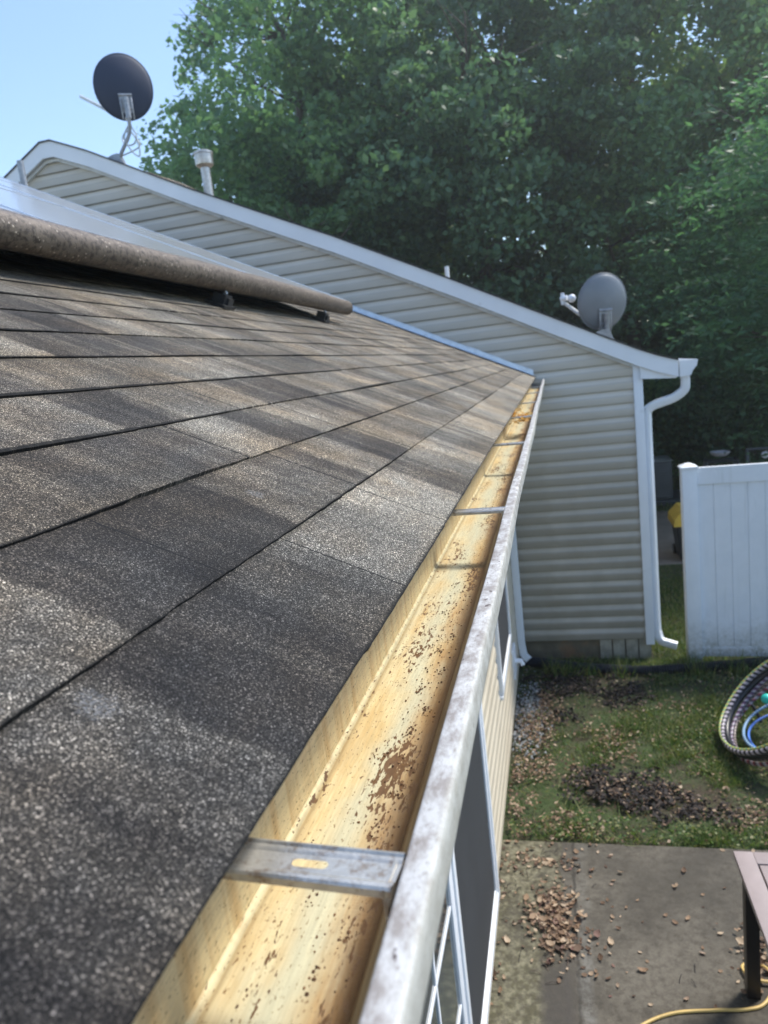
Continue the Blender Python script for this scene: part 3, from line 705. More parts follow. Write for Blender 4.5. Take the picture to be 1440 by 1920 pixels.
b = MB(); b.box((XC - .003, D - .022, ZB - .06), (XC + .082, D + .014, topz(XC) - .168), .003); b.box((XC + .0705, D + .0145, ZB - .06), (XC + .0825, D + .09, -.09), .002)
nb(b.build('corner_post', M['trim'], NH, True))
# rake board, soffit under it, drip edge and the trim strip below
def band(pts_top, off0, off1, y0, y1, mat, name, parent=NH):
    b = MB(); V = []
    for (x, z) in pts_top: V += [(x, y0, z - off0), (x, y1, z - off0), (x, y1, z - off1), (x, y0, z - off1)]
    k = len(pts_top); F = []
    for i in range(k - 1):
        for j in range(4): F.append((i * 4 + j, i * 4 + (j + 1) % 4, (i + 1) * 4 + (j + 1) % 4, (i + 1) * 4 + j))
    F += [(0, 1, 2, 3), tuple(reversed(range((k - 1) * 4, k * 4)))]
    b.add(V, F); o = b.build(name, mat, parent); return nb(o)
T2 = TOP[1:]
ctrl = [(x, z) for x, z in TOP]
dense = []
for (a, za), (b_, zb_) in zip(TOP[1:], TOP[2:]):
    for k in range(6): dense.append((a + (b_ - a) * k / 6, za + (zb_ - za) * k / 6))
dense.append(TOP[-1])
rake = band(dense, .012, .165, 7.300, 7.322, M['trim'], 'rake_board')
band(dense, .148, .156, 7.3225, D + .012, M['trim'], 'rake_soffit')
band([p for p in dense if p[0] < XC + .01 and p[0] > -9.8], 1.0 * .1655, .198, D - .030, D + .0125, M['dirty_white'], 'rake_trim')
band(dense, -.004, .012, 7.288, 7.312, M['black'], 'roof_edge')
# eave return box, gutter and downspout
def tz(x): return topz(x)
nb(MB().prism([(XC + .06, -.125), (1.285, -.150), (1.285, -.02), (1.1, -.02), (XC + .06, .02)], (7.325, 7.42)).build('eave_box', M['trim'], NH))
KG = [(1.292, .010), (1.292, -.135), (1.375, -.135), (1.392, -.125), (1.402, -.095), (1.425, -.065), (1.44, -.05), (1.446, -.02), (1.452, .005), (1.440, .008), (1.436, -.015), (1.30, -.015), (1.30, .010)]
KG = [(.15 + (x - .15) * K_, .2036 + (z - .2036) * K_) for x, z in KG]
nb(MB().prism(KG[:9] , (7.300, 7.305)).build('gutter_end', M['trim'], NH))
nb(MB().prism(KG, (7.3055, 17.2)).build('gutter', M['trim'], NH))
b = MB(); pts = spline([(1.36, 7.35, -.135), (1.365, 7.36, -.20), (1.35, 7.37, -.27), (1.26, 7.39, -.335), (1.10, 7.42, -.385), (1.035, 7.44, -.43), (1.02, 7.45, -.52), (1.02, 7.45, -1.5), (1.02, 7.45, -2.55), (1.03, 7.45, -2.72), (1.06, 7.43, -2.80), (1.14, 7.40, -2.825), (1.20, 7.38, -2.84)], 6)
b.tube(pts, .04, 16, sq=(.040, .030)); nb(b.build('downspout', M['trim'], NH, True))
# roof slopes behind the rake
b = MB(); V = []; k = len(dense)
for (x, z) in dense: V += [(x, 7.31, z + .003), (x, 17.2, z + .003)]
o = mk('roof', V, [(2 * i, 2 * i + 1, 2 * i + 3, 2 * i + 2) for i in range(k - 1)], M['shingle'], NH, False, [(v[1] + 3, -v[0] * 1.1 + 3) for v in V]); nb(o)
# loose shingle tabs and dark courses showing above the rake line
b = MB()
for (xa, xb, ya, h) in ((-3.75, -3.25, 7.42, .022), (-3.95, -3.62, 7.50, .016)):
    V = []
    for i in range(11):
        x = xa + (xb - xa) * i / 10; hh = h * math.sin(math.pi * i / 10); V += [(x, ya, topz(x) + .006), (x, ya + .02, topz(x) + .008 + hh), (x, ya + .25, topz(x) + .006)]
    b.add(V, [(3 * i + j, 3 * i + j + 1, 3 * i + j + 4, 3 * i + j + 3) for i in range(10) for j in range(2)])
oo = mk('lifted_tab', b.V, b.F, M['shingle'], o, True, [(v[1] + 3, -v[0] + 3) for v in b.V]); nb(oo)
# metal flue with a wide cap, two small pipes
fx, fy = -4.083, 9.5
b = MB(); b.lathe([(.062, 0), (.062, .62)], (fx, fy, 2.52), 20); fl = nb(b.build('flue', M['galv'], NH, True))
b = MB(); b.lathe([(.075, 0), (.115, .03), (.118, .05), (.118, .155), (.128, .16), (.128, .185), (.10, .20), (.02, .215)], (fx, fy, 3.115), 24); o = nb(b.build('flue_cap', M['galv'], fl, True))
for (x, z0_, z1_, r) in ((-2.60, 1.6, 2.04, .032), (-1.04, .9, 1.43, .028)):
    nb(MB().tube([(x, fy, z0_), (x, fy, z1_)], r, 12).build('vent_pipe', M['white'], NH, True))

# ------------------------------------------------------------------ satellite dishes
def dish(label, base, centre, facing, wd, ht, mat, arm_end, lnb_col, cable=False, roll=0):
    T = thing('satellite_dish', label, 'satellite dish', base); L = base; ctr = Vector(centre); f = Vector(facing).normalized()
    rt = f.cross(Vector((0, 0, 1))).normalized(); up = rt.cross(f).normalized()
    nr, na = 9, 48; V = []; th = .004
    for side in (0, 1):
        for i in range(nr + 1):
            r = i / nr
            for k in range(na):
                a = 2 * math.pi * k / na; d = -.075 * (1 - r * r) + (0 if side == 0 else -th) + (.006 if i == nr else 0)
                V.append(ctr + rt * (wd / 2 * r * math.cos(a)) + up * (ht / 2 * r * math.sin(a)) + f * d)
    F = []; off = (nr + 1) * na
    for i in range(nr):
        for k in range(na):
            a, b_ = i * na + k, i * na + (k + 1) % na
            F.append((a, b_, b_ + na, a + na)); F.append((a + off, a + na + off, b_ + na + off, b_ + off))
    for k in range(na): a = nr * na + k; b_ = nr * na + (k + 1) % na; F.append((a, b_, b_ + off, a + off))
    o = mk('reflector', V, F, mat, T, True); local(o, L)
    rim = MB(); rim.tube([ctr + rt * (wd / 2 * math.cos(2 * math.pi * k / 40)) + up * (ht / 2 * math.sin(2 * math.pi * k / 40)) + f * .004 for k in range(41)], .006, 6, False)
    local(rim.build('rim', mat, o, True), L)
    # bracket on the back near the bottom
    bc = ctr - up * ht * .27 - f * .085
    b = MB()
    for s_ in (-1, 1):
        p0 = bc + rt * s_ * .055; b.tube([p0 + up * .10 + f * .03, p0 + up * .03, p0 - up * .10, p0 - up * .16 + f * .02], .011, 6)
    b.tube([bc + rt * -.065 + up * .07, bc + rt * .065 + up * .07], .012, 6); b.tube([bc + rt * -.06 - up * .06, bc + rt * .06 - up * .06], .014, 6)
    b.tube([bc - f * .03 + up * .04, bc - f * .03 - up * .17], .030, 10)
    pl_ = bc + f * .012; b.add([pl_ + rt * .07 + up * .09, pl_ - rt * .07 + up * .09, pl_ - rt * .06 - up * .1, pl_ + rt * .06 - up * .1, pl_ + rt * .07 + up * .09 - f * .01, pl_ - rt * .07 + up * .09 - f * .01, pl_ - rt * .06 - up * .1 - f * .01, pl_ + rt * .06 - up * .1 - f * .01], [(0, 1, 2, 3), (7, 6, 5, 4), (0, 4, 5, 1), (1, 5, 6, 2), (2, 6, 7, 3), (3, 7, 4, 0)])
    br = b.build('bracket', M['steel'], T, True); local(br, L)
    low = ctr - up * (ht * .5) + f * -.01
    b = MB(); ae = Vector(arm_end); b.tube([low - f * .05, low + (ae - low) * .1 - up * .01, ae], [.022, .021, .019], 8); arm = b.build('feed_arm', M['dirty_white'], T, True); local(arm, L)
    dirv = (ctr - ae).normalized(); b = MB()
    if lnb_col:
        b.tube([ae - dirv * .02 + up * .03, ae + dirv * .05 + up * .04], .028, 12); bm = bmesh.new(); bmesh.ops.create_uvsphere(bm, u_segments=14, v_segments=10, radius=.042)
        q = ae + dirv * .10 + up * .035; b.add([v.co + q for v in bm.verts], [[v.index for v in f_.verts] for f_ in bm.faces]); bm.free()
        b.box(ae - Vector((.02, .02, .03)), ae + Vector((.02, .02, .09)), .006)
        o = b.build('feed_horn', M['white'], T, True); local(o, L)
    # mast bends down to a foot plate
    bs = Vector(base); mt = bc - f * .03 - up * .17
    b = MB(); b.tube(spline([mt + up * .1, mt, mt + (bs - mt) * .35 + (rt * .035 if cable else Vector()), bs + (mt - bs) * .25, bs + Vector((0, 0, .02))], 6), .019, 10)
    local(b.build('mast', M['steel'], T, True), L)
    b = MB(); b.prism([(bs.x - .11, topz(bs.x - .11) + .004), (bs.x + .09, topz(bs.x + .09) + .004), (bs.x + .06, topz(bs.x + .06) + .03), (bs.x + .025, bs.z + .09), (bs.x - .03, bs.z + .09), (bs.x - .09, topz(bs.x - .09) + .03)], (bs.y - .04, bs.y + .04))
    local(b.build('foot_plate', M['steel'], T), L)
    if cable:
        q = low
        A = [q - f * .03, q + Vector((.02, 0, -.08)), q + Vector((.07, -.02, -.17)), q + Vector((.03, -.03, -.25)), q + Vector((-.06, -.02, -.245)), q + Vector((-.115, 0, -.18)), q + Vector((-.08, .01, -.11)), q + Vector((-.01, 0, -.11)), q + Vector((.04, 0, -.18)), q + Vector((.07, 0, -.28)), bs + Vector((.0, 0, .06))]
        b = MB(); b.tube(spline(A, 10), .008, 6); 
        B = [mt + Vector((0, 0, -.05)), mt + Vector((-.07, 0, -.12)), mt + Vector((-.09, 0, -.2)), mt + Vector((-.01, 0, -.34)), mt + Vector((.05, 0, -.38)), mt + Vector((.065, 0, -.30)), mt + Vector((.045, 0, -.18))]
        b.tube(spline(B, 10), .008, 6)
        local(b.build('cable', M['cable'], T, True), L)
    return T
bx = -4.23
dish('dark blue-grey satellite dish with looped cable on the gable roof near its peak', (bx, 7.62, topz(bx) + .0), (-4.085, 7.72, 3.515), (-.50, .86, .02), .60, .66, M['dish_dark'], (-4.905, 8.2, 3.728), False, True)
bx = .70
dish('mid grey satellite dish with white feed horn low on the gable roof', (bx, 7.62, topz(bx)), (.690, 7.80, .655), (-.30, .90, .14), .50, .545, M['dish_grey'], (.315, 8.0, .715), True)

# ------------------------------------------------------------------ fence
FN = thing('fence', 'white vinyl privacy fence panel with square post beside the grey house', 'fence', (1.35, 7.27, GZ)); FL = (1.35, 7.27, GZ)
def fy_(x): return 7.27 - .06 * (x - 1.4)
def post(x):
    o = MB().box((x - .066, fy_(x) - .066, GZ - .05), (x + .066, fy_(x) + .066, -1.00), .005).build('post', M['fence'], FN, True); local(o, FL)
    b = MB(); y = fy_(x); w_ = .078
    b.add([(x - w_, y - w_, -1.0), (x + w_, y - w_, -1.0), (x + w_, y + w_, -1.0), (x - w_, y + w_, -1.0), (x - w_, y - w_, -.985), (x + w_, y - w_, -.985), (x + w_, y + w_, -.985), (x - w_, y + w_, -.985), (x - .02, y - .02, -.955), (x + .02, y - .02, -.955), (x + .02, y + .02, -.955), (x - .02, y + .02, -.955)],
          [(0, 3, 2, 1), (0, 1, 5, 4), (1, 2, 6, 5), (2, 3, 7, 6), (3, 0, 4, 7), (4, 5, 9, 8), (5, 6, 10, 9), (6, 7, 11, 10), (7, 4, 8, 11), (8, 9, 10, 11)])
    local(b.build('post_cap', M['fence'], o), FL)
def skewbox(b, x0, x1, d, z0, z1):
    ya, yb = fy_(x0), fy_(x1)
    b.add([(x0, ya - d, z0), (x1, yb - d, z0), (x1, yb + d, z0), (x0, ya + d, z0), (x0, ya - d, z1), (x1, yb - d, z1), (x1, yb + d, z1), (x0, ya + d, z1)],
          [(0, 3, 2, 1), (4, 5, 6, 7), (0, 1, 5, 4), (1, 2, 6, 5), (2, 3, 7, 6), (3, 0, 4, 7)])
for (xa) in (1.345, 3.70): post(xa)
b = MB(); skewbox(b, 1.412, 3.633, .026, -1.165, -1.005); local(b.build('top_rail', M['fence'], FN), FL)
b = MB(); skewbox(b, 1.412, 3.633, .026, -2.90, -2.83 + .02); local(b.build('bottom_rail', M['fence'], FN), FL)
b = MB(); x = 1.412
while x < 3.62:
    skewbox(b, x + .0035, min(x + .1435, 3.632), .011, -2.8098, -1.1652); skewbox(b, x - .0035, x + .0036, .005, -2.8098, -1.1652); x += .147
local(b.build('fence_boards', M['fence'], FN), FL)

# ------------------------------------------------------------------ black corrugated drain pipe
pp = spline([(-.32, 7.24, GZ + .03), (-.1, 7.18, GZ + .035), (.2, 7.08, GZ + .03), (.55, 7.0, GZ + .035), (.9, 6.97, GZ + .03), (1.3, 7.0, GZ + .04), (1.65, 7.03, GZ + .045), (2.0, 7.08, GZ + .05), (2.6, 7.02, GZ + .04), (3.4, 7.05, GZ + .03)], 34)
b = MB(); b.tube(pp, [.048 + .006 * (1 if i % 2 else -1) for i in range(len(pp))], 14)
tag(b.build('drain_pipe', M['drain'], None, True), 'black corrugated drain pipe lying along the wall and fence foot', 'drain pipe')

# ------------------------------------------------------------------ hula hoops (leaning stack)
TH, AZ = rad(43.3), rad(2)
E2 = Vector((math.cos(AZ) * math.cos(TH), math.sin(AZ) * math.cos(TH), math.sin(TH))); NN = Vector((-math.cos(AZ) * math.sin(TH), -math.sin(AZ) * math.sin(TH), math.cos(TH)))
HC = Vector((1.665, 5.50, GZ + .012 + .469 * math.sin(TH)))
for (lab, mt, r, d, tr, th, sl2) in (
    ('hula hoop wrapped in yellow-green and teal tape, outermost of the stack', mat_wrap('green_yellow_tape', (.45, .46, .12), (.10, .38, .22), (.55, .42, .12), 70), .462, .125, .012, 0, 0),
    ('black hula hoop with pale spiral wrap just inside the green one', mat_wrap('black_white_wrap', (.006, .006, .010), (.38, .34, .38), None, 66), .462, .118, .018, 0, 0),
    ('plain thick black hula hoop in the middle of the stack', simple('black_hoop_plastic', (.008, .009, .014), .35), .456, .078, .026, 0, 0),
    ('hula hoop wrapped in purple and white scaly tape', mat_wrap('purple_white_wrap', (.10, .03, .09), (.40, .37, .42), (.03, .025, .05), 54), .425, .050, .015, 0, -.012),
    ('hula hoop wrapped in red and silver tape, lowest at the front', mat_wrap('red_silver_wrap', (.52, .52, .60), (.25, .03, .05), (.05, .045, .07), 44), .455, .004, .015, -3, -.012),
    ('grey-brown braided hula hoop lying behind the red and silver one', mat_wrap('braid_wrap', (.22, .17, .16), (.06, .05, .05), None, 80), .430, .026, .013, -2, -.012),
    ('light blue speckled hula hoop, upper of the two blue ones', mat_wrap('blue_speckle', (.08, .22, .48), (.35, .48, .55), None, 90), .40, .10, .011, -28, .07),
    ('deep blue twisted hula hoop, lower of the two blue ones', mat_wrap('blue_twist', (.05, .16, .62), (.12, .28, .75), None, 120), .39, .07, .010, -33, .08)):
    t2 = TH + rad(th); u2 = Vector((math.cos(AZ) * math.cos(t2), math.sin(AZ) * math.cos(t2), math.sin(t2))); e1 = Vector((-math.sin(AZ), math.cos(AZ), 0)); nn2 = Vector((-math.cos(AZ) * math.sin(t2), -math.sin(AZ) * math.sin(t2), math.cos(t2)))
    c = HC - E2 * .469 + u2 * (.469 + sl2) + NN * d
    if 'yellow-green' in lab: c = c + e1 * .035
    n = 96; m = 10; V = []; UV = []; F = []
    for i in range(n + 1):
        a = 2 * math.pi * i / n; dd = u2 * math.cos(a) + e1 * math.sin(a); wob = .004 * math.sin(3 * a + d * 90)
        for k in range(m + 1):
            p = 2 * math.pi * k / m; V.append(dd * (r + wob) + (dd * math.cos(p) + nn2 * math.sin(p)) * tr + nn2 * wob); UV.append((i / n, k / m))
    for i in range(n):
        for k in range(m): a = i * (m + 1) + k; F.append((a, a + m + 1, a + m + 2, a + 1))
    o = mk('hula_hoop', V, F, mt, None, True, UV); o.location = c; tag(o, lab, 'hula hoop', 'hula hoops leaning together on the lawn')
# low brown crate that props the raised side of the hoops
MB().box((1.78, 5.25, GZ - .02), (2.12, 5.80, GZ + .30), .01).build('crate', simple('brown_crate_wood', (.16, .10, .06), .8), None); tag(bpy.data.objects['crate'], 'brown box propping up the hula hoops at the right edge', 'box')
# teal ball caught between the hoops
bm = bmesh.new(); bmesh.ops.create_icosphere(bm, subdivisions=3, radius=.038)
for v in bm.verts: v.co *= 1 + .05 * math.sin(v.co.x * 60) * math.sin(v.co.z * 50)
me = bpy.data.meshes.new('ball'); bm.to_mesh(me); bm.free(); o = link('ball', me, simple('teal_rubber', (.02, .50, .42), .4)); o.location = (1.575, 5.62, -2.56)
tag(o, 'turquoise ball caught inside the leaning hula hoops', 'ball')
# coiled black hose end behind the hoops
b = MB(); b.tube(spline([(1.38, 5.95, GZ + .02), (1.36, 6.0, GZ + .14), (1.44, 6.03, GZ + .2), (1.56, 6.0, GZ + .15), (1.62, 5.95, GZ + .02)], 8), .014, 8)
tag(b.build('garden_stake', M['black'], None, True), 'small black arched hoop stake in the grass behind the hula hoops', 'garden stake')

# ------------------------------------------------------------------ patio table
TB = thing('patio_table', 'brown slatted patio table with dark square legs on the concrete', 'table', (1.55, 2.4, GZ)); TL = (1.55, 2.4, GZ)
tx0, tx1, ty0, ty1, tz1 = .84, 2.36, 1.9, 3.34, -2.225
b = MB(); w_ = .085
b.box((tx0, ty0, tz1 - .03), (tx0 + w_, ty1, tz1), .004); b.box((tx1 - w_, ty0, tz1 - .03), (tx1, ty1, tz1), .004)
b.box((tx0 + w_ + .0005, ty1 - w_, tz1 - .03), (tx1 - w_ - .0005, ty1, tz1 - .0005), .004); b.box((tx0 + w_ + .0005, ty0, tz1 - .03), (tx1 - w_ - .0005, ty0 + w_, tz1 - .0005), .004)
local(b.build('table_frame', M['table'], TB, True), TL)
b = MB(); x = tx0 + w_ + .008
while x + .088 < tx1 - w_: b.box((x, ty0 + w_ + .006, tz1 - .022), (x + .088, ty1 - w_ - .006, tz1 - .004), .003); x += .0965
local(b.build('slats', M['table'], TB, True), TL)
local(MB().box((tx0 + .02, ty0 + .02, tz1 - .05), (tx1 - .02, ty1 - .02, tz1 - .0305)).build('under_tray', simple('slat_backing', (.16, .10, .06), .7), TB), TL)
for (x, y) in ((tx0 + .03, ty1 - .08), (tx1 - .09, ty1 - .08), (tx0 + .03, ty0 + .02), (tx1 - .09, ty0 + .02)):
    local(MB().box((x - .005, y - .03, GZ), (x + .055, y + .03, tz1 - .0505), .003).build('leg', M['tleg'], TB, True), TL)
b = MB(); b.tube([(tx0 + .085, ty1 - .08, -2.56), (tx0 + .5, ty1 - .45, -2.56), (tx1 - .09, ty0 + .05, -2.56)], .018, 8); b.tube([(tx1 - .09, ty1 - .08, -2.58), (tx0 + .085, ty0 + .05, -2.58)], .018, 8)
local(b.build('cross_brace', M['tleg'], TB, True), TL)
# extension cord
b = MB(); b.tube(spline([(.12, 2.80, GZ + .008), (.33, 3.0, GZ + .008), (.50, 3.10, GZ + .008), (.70, 3.14, GZ + .008), (.84, 3.16, GZ + .008), (.93, 3.20, GZ + .008), (1.0, 3.31, GZ + .008), (1.0, 3.41, GZ + .010), (.93, 3.44, GZ + .012), (.88, 3.40, GZ + .018), (.92, 3.33, GZ + .02), (1.05, 3.33, GZ + .02), (1.3, 3.4, GZ + .008), (1.6, 3.2, GZ + .008)], 10), .0075, 8)
tag(b.build('extension_cord', M['cord'], None, True), 'yellow extension cord looped around the patio table leg', 'cord')

# ------------------------------------------------------------------ far things behind the fence gap
AC = thing('air_conditioner', 'dark grey air conditioner unit on a pad beyond the fence gap', 'air conditioner', (1.98, 15.3, GZ)); ACL = (1.98, 15.3, GZ)
b = MB(); b.box((1.62, 14.98, GZ + .08), (2.32, 15.66, -2.10), .03); local(b.build('casing', M['acgrey'], AC, True), ACL)
b = MB()
for i in range(14): z = GZ + .14 + i * .048; b.box((1.66, 14.962, z), (2.28, 14.979, z + .022)); b.box((2.321, 15.02, z), (2.336, 15.62, z + .022))
local(b.build('louvres', simple('louvre_grey', (.13, .145, .165), .5, .3), AC), ACL)
b = MB(); b.lathe([(.29, 0), (.29, .02), (.05, .05)], (1.97, 15.32, -2.10), 20); b.box((1.60, 14.96, -2.115), (2.34, 15.68, -2.095), .01); local(b.build('fan_grille', simple('grille_grey', (.28, .30, .32), .5, .3), AC, True), ACL)
local(MB().box((1.45, 14.8, GZ - .04), (2.75, 15.85, GZ + .075), .01).build('pad', M['acgrey'], AC), ACL)
BN = thing('wheelie_bin', 'black bin with a yellow lid half hidden behind the fence post', 'bin', (1.97, 10.95, GZ)); BL = (1.97, 10.95, GZ)
b = MB(); b.add([(x, y, z) for (z, s_) in ((GZ + .04, .78), (-2.40, 1.0)) for (x, y) in ((1.97 - .24 * s_, 10.95 - .27 * s_), (1.97 + .24 * s_, 10.95 - .27 * s_), (1.97 + .24 * s_, 10.95 + .27 * s_), (1.97 - .24 * s_, 10.95 + .27 * s_))], [(3, 2, 1, 0), (4, 5, 6, 7), (0, 1, 5, 4), (1, 2, 6, 5), (2, 3, 7, 6), (3, 0, 4, 7)])
local(b.build('body', M['black'], BN), BL)
b = MB(); b.prism([(1.69, -2.40), (2.25, -2.40), (2.24, -2.30), (2.12, -2.17), (1.82, -2.17), (1.70, -2.30)], (10.65, 11.25)); local(b.build('lid', M['yellow'], BN), BL)
b = MB(); b.tube([(1.75, 11.24, GZ + .08), (2.2, 11.24, GZ + .08)], .08, 14); local(b.build('wheel', M['black'], BN, True), BL)
# bowl on a stand and a dark frame with a white lamp seen over the fence
ST = thing('planter_stand', 'pale shallow bowl on dark metal legs seen just over the fence', 'planter', (2.80, 13.0, GZ)); SL = (2.80, 13.0, GZ)
local(MB().lathe([(.02, 0), (.09, .01), (.145, .05), (.16, .085), (.14, .085), (.08, .03)], (2.80, 13, -1.80), 18).build('bowl', simple('pale_ceramic', (.52, .50, .56), .5), ST, True), SL)
for (x, y) in ((2.58, 12.9), (3.05, 12.9), (2.58, 13.15), (3.05, 13.15)): local(MB().tube([(x, y, GZ), (x, y, -1.86)], .022, 8).build('leg', M['acgrey'], ST, True), SL)
local(MB().tube([(2.58, 12.9, -1.87), (3.05, 12.9, -1.87), (3.05, 13.15, -1.87), (2.58, 13.15, -1.87), (2.58, 12.9, -1.87)], .02, 6).build('stand_frame', M['black'], ST), SL)
GF = thing('garden_swing', 'dark metal frame with a white ball hanging, right end above the fence', 'garden frame', (3.5, 13.0, GZ)); GL = (3.5, 13.0, GZ)
local(MB().tube([(3.22, 13, GZ), (3.22, 13, -1.72), (4.3, 13, -1.72), (4.3, 13, GZ)], .04, 8).build('frame', M['acgrey'], GF, True), GL)
bm = bmesh.new(); bmesh.ops.create_uvsphere(bm, u_segments=16, v_segments=12, radius=.06); me = bpy.data.meshes.new('ball_shade'); bm.to_mesh(me); bm.free()
o = link('ball_shade', me, simple('white_globe', (.78, .76, .80), .4), GF); o.location = Vector((3.47, 12.93, -1.82)) - Vector(GL)

# ------------------------------------------------------------------ leaves, grass, litter
def leafquads(P, size, nrm=None, flat=0.0, aspect=.55, r=RNG):
    n = len(P); a = r.normal(size=(n, 3)); a /= np.linalg.norm(a, axis=1)[:, None]
    if flat: a[:, 2] *= (1 - flat); a /= np.linalg.norm(a, axis=1)[:, None]
    c = r.normal(size=(n, 3)); 
    if flat: c[:, 2] *= (1 - flat)
    b = c - (c * a).sum(1)[:, None] * a; b /= np.linalg.norm(b, axis=1)[:, None]
    s = (size * r.uniform(.6, 1.35, n))[:, None]
    nn = np.cross(a, b)
    V = np.empty((n, 4, 3)); V[:, 0] = P - a * s * .5; V[:, 1] = P + b * s * .5 * aspect + nn * s * .06; V[:, 2] = P + a * s * .5; V[:, 3] = P - b * s * .5 * aspect + nn * s * .06
    return V.reshape(-1, 3)
def inpoly(x, y, cs):
    w_ = np.zeros(len(x))
    for (cx, cy, rx, ry, s_) in cs: w_ = np.maximum(w_, s_ * np.exp(-(((x - cx) / rx) ** 2 + ((y - cy) / ry) ** 2)))
    return w_
def vnoise(x, y, seed, sc):
    r = np.random.default_rng(seed); v = 0
    for i in range(7):
        a, f, p = r.uniform(0, 6.28), sc * r.uniform(.6, 2.4), r.uniform(0, 6.28); v = v + np.sin((x * math.cos(a) + y * math.sin(a)) * f + p)
    return v / 7
DARK = [(.15, 6.85, .48, .42, 1.1), (.55, 6.50, .34, .30, 1.0), (.40, 4.98, .45, .28, 1.15), (.75, 4.75, .38, .24, 1.0), (.2, 6.1, .25, .3, .6), (.1, 5.6, .15, .2, .5)]
BROWN = [(.35, 5.6, .35, .5, .5), (-.2, 5.9, .2, .5, .8), (.6, 4.95, .6, .35, .55), (-.33, 4.85, .22, .4, 1.0), (-.1, 5.25, .25, .25, .9), (.0, 4.6, .3, .2, .7), (.9, 6.2, .4, .3, .35), (1.2, 4.7, .5, .25, .45), (-.12, 6.3, .2, .4, .6)]
# grass blades
n = 150000; x = RNG.uniform(WX + .03, 3.0, n); y = RNG.uniform(4.38, 7.35, n)
dens = .42 + .9 * vnoise(x, y, 5, 3.5) + .7 * vnoise(x, y, 8, 12) - .95 * inpoly(x, y, DARK) - .75 * inpoly(x, y, BROWN) - .55 * np.exp(-((x + .4) / .4) ** 2) + .25 * np.exp(-((y - 4.5) / .2) ** 2)
keep = RNG.uniform(0, 1, n) < np.clip(dens, .03, 1); x, y = x[keep], y[keep]; n = len(x)
def blades(x, y, hgt, wid, lean, base=GZ - .02, r=RNG):
    n = len(x); a = r.uniform(0, 6.28, n); h = hgt * r.uniform(.4, 1.4, n); lx, ly = lean * r.normal(size=n), lean * r.normal(size=n)
    V = np.empty((n, 3, 3)); w_ = wid * r.uniform(.6, 1.3, n)
    V[:, 0] = np.stack([x - np.cos(a) * w_, y - np.sin(a) * w_, np.full(n, base)], 1); V[:, 1] = np.stack([x + np.cos(a) * w_, y + np.sin(a) * w_, np.full(n, base)], 1)
    V[:, 2] = np.stack([x + lx * h, y + ly * h, base + h], 1); return V.reshape(-1, 3)
V = blades(x, y, .06, .0042, .75)
x2 = RNG.uniform(.98, 3.4, 30000); y2 = RNG.uniform(7.35, 10.6, 30000); V2 = blades(x2, y2, .05, .005, .6)
x3 = RNG.uniform(1.2, 5, 9000); y3 = RNG.uniform(14.25, 18, 9000); V3 = blades(x3, y3, .09, .012, .6)
V = np.concatenate([V, V2, V3]); o = quads_np('grass', V, len(V) // 3, M['grass'], tri=True); tag(o, 'short patchy grass growing in the yard', 'grass', kind='stuff')
# weeds at the pipe and fence foot
xs2 = RNG.choice([-.05, .1, .32, .62, 1.28, 1.36, 1.62, 1.72, 1.95], 900) + RNG.normal(0, .05, 900); ys2 = RNG.normal(6.98, .07, 900)
V = blades(xs2, ys2, .17, .005, .35); o = quads_np('weeds', V, len(V) // 3, M['grass'], tri=True); tag(o, 'taller green weeds growing over the black drain pipe', 'weeds', kind='stuff')
# rotted leaves, dry leaves, gravel
def scatter(name, cs, n, size, mat, label, cat, zz=(.0, .02), thr=.25, flat=.6, aspect=.6, box=(WX + .04, 3.0, 4.2, 7.3)):
    x = RNG.uniform(box[0], box[1], n); y = RNG.uniform(box[2], box[3], n); w_ = inpoly(x, y, cs) * (.75 + 1.1 * vnoise(x, y, 21, 9) + .9 * vnoise(x, y, 22, 25))
    k = RNG.uniform(0, 1, n) < np.clip((w_ - thr) * 1.6, 0, 1); x, y = x[k], y[k]
    P_ = np.stack([x, y, GZ + RNG.uniform(zz[0], zz[1], len(x))], 1); V = leafquads(P_, size, flat=flat, aspect=aspect)
    o = quads_np(name, V, len(V) // 4, mat); return tag(o, label, cat, kind='stuff')
scatter('rotted_leaves', DARK, 70000, .034, M['mulch'], 'dark rotted leaf patches in the grass', 'rotted leaves', (.0, .035), .26)
scatter('leaf_litter', BROWN, 34000, .030, M['litter'], 'brown dry leaf litter in the grass by the house', 'leaf litter', (.0, .035), .2, .7)
nn_ = 1500; P_ = np.stack([RNG.uniform(WX + .05, 3, nn_), RNG.uniform(4.36, 7.2, nn_), np.full(nn_, GZ + .02)], 1)
V = leafquads(P_, .030, flat=.7); o = quads_np('scattered_leaves', V, nn_, M['litter']); tag(o, 'pale dry leaves scattered thinly over the lawn', 'leaves', kind='stuff')
def curled(P_, size, r=RNG):            # each leaf a small curled strip of three quads
    V = []; F = []; 
    for p in P_:
        a = r.uniform(0, 6.28); s_ = size * r.uniform(.4, 1.0) ** 1 * (1.9 if r.uniform() < .18 else 1.15); ca, sa = math.cos(a), math.sin(a); tl = r.normal(0, .35); cv = r.uniform(.1, .55); base = len(V)
        for i, (t_, wv_) in enumerate(((-.5, .06), (-.2, .26), (.2, .28), (.5, .04))):
            zc = cv * t_ * t_ * s_ * 1.6 + abs(tl) * .3 * s_
            for sgn in (-1, 0, 1):
                lx, ly = t_ * s_, sgn * wv_ * s_; z_ = zc + abs(sgn) * cv * .25 * s_ + tl * ly + .002
                V.append((p[0] + lx * ca - ly * sa, p[1] + lx * sa + ly * ca, p[2] + max(z_, .001)))
        for i in range(3):
            for j in range(2): k_ = base + i * 3 + j; F.append((k_, k_ + 1, k_ + 4, k_ + 3))
    return V, F
P_ = []
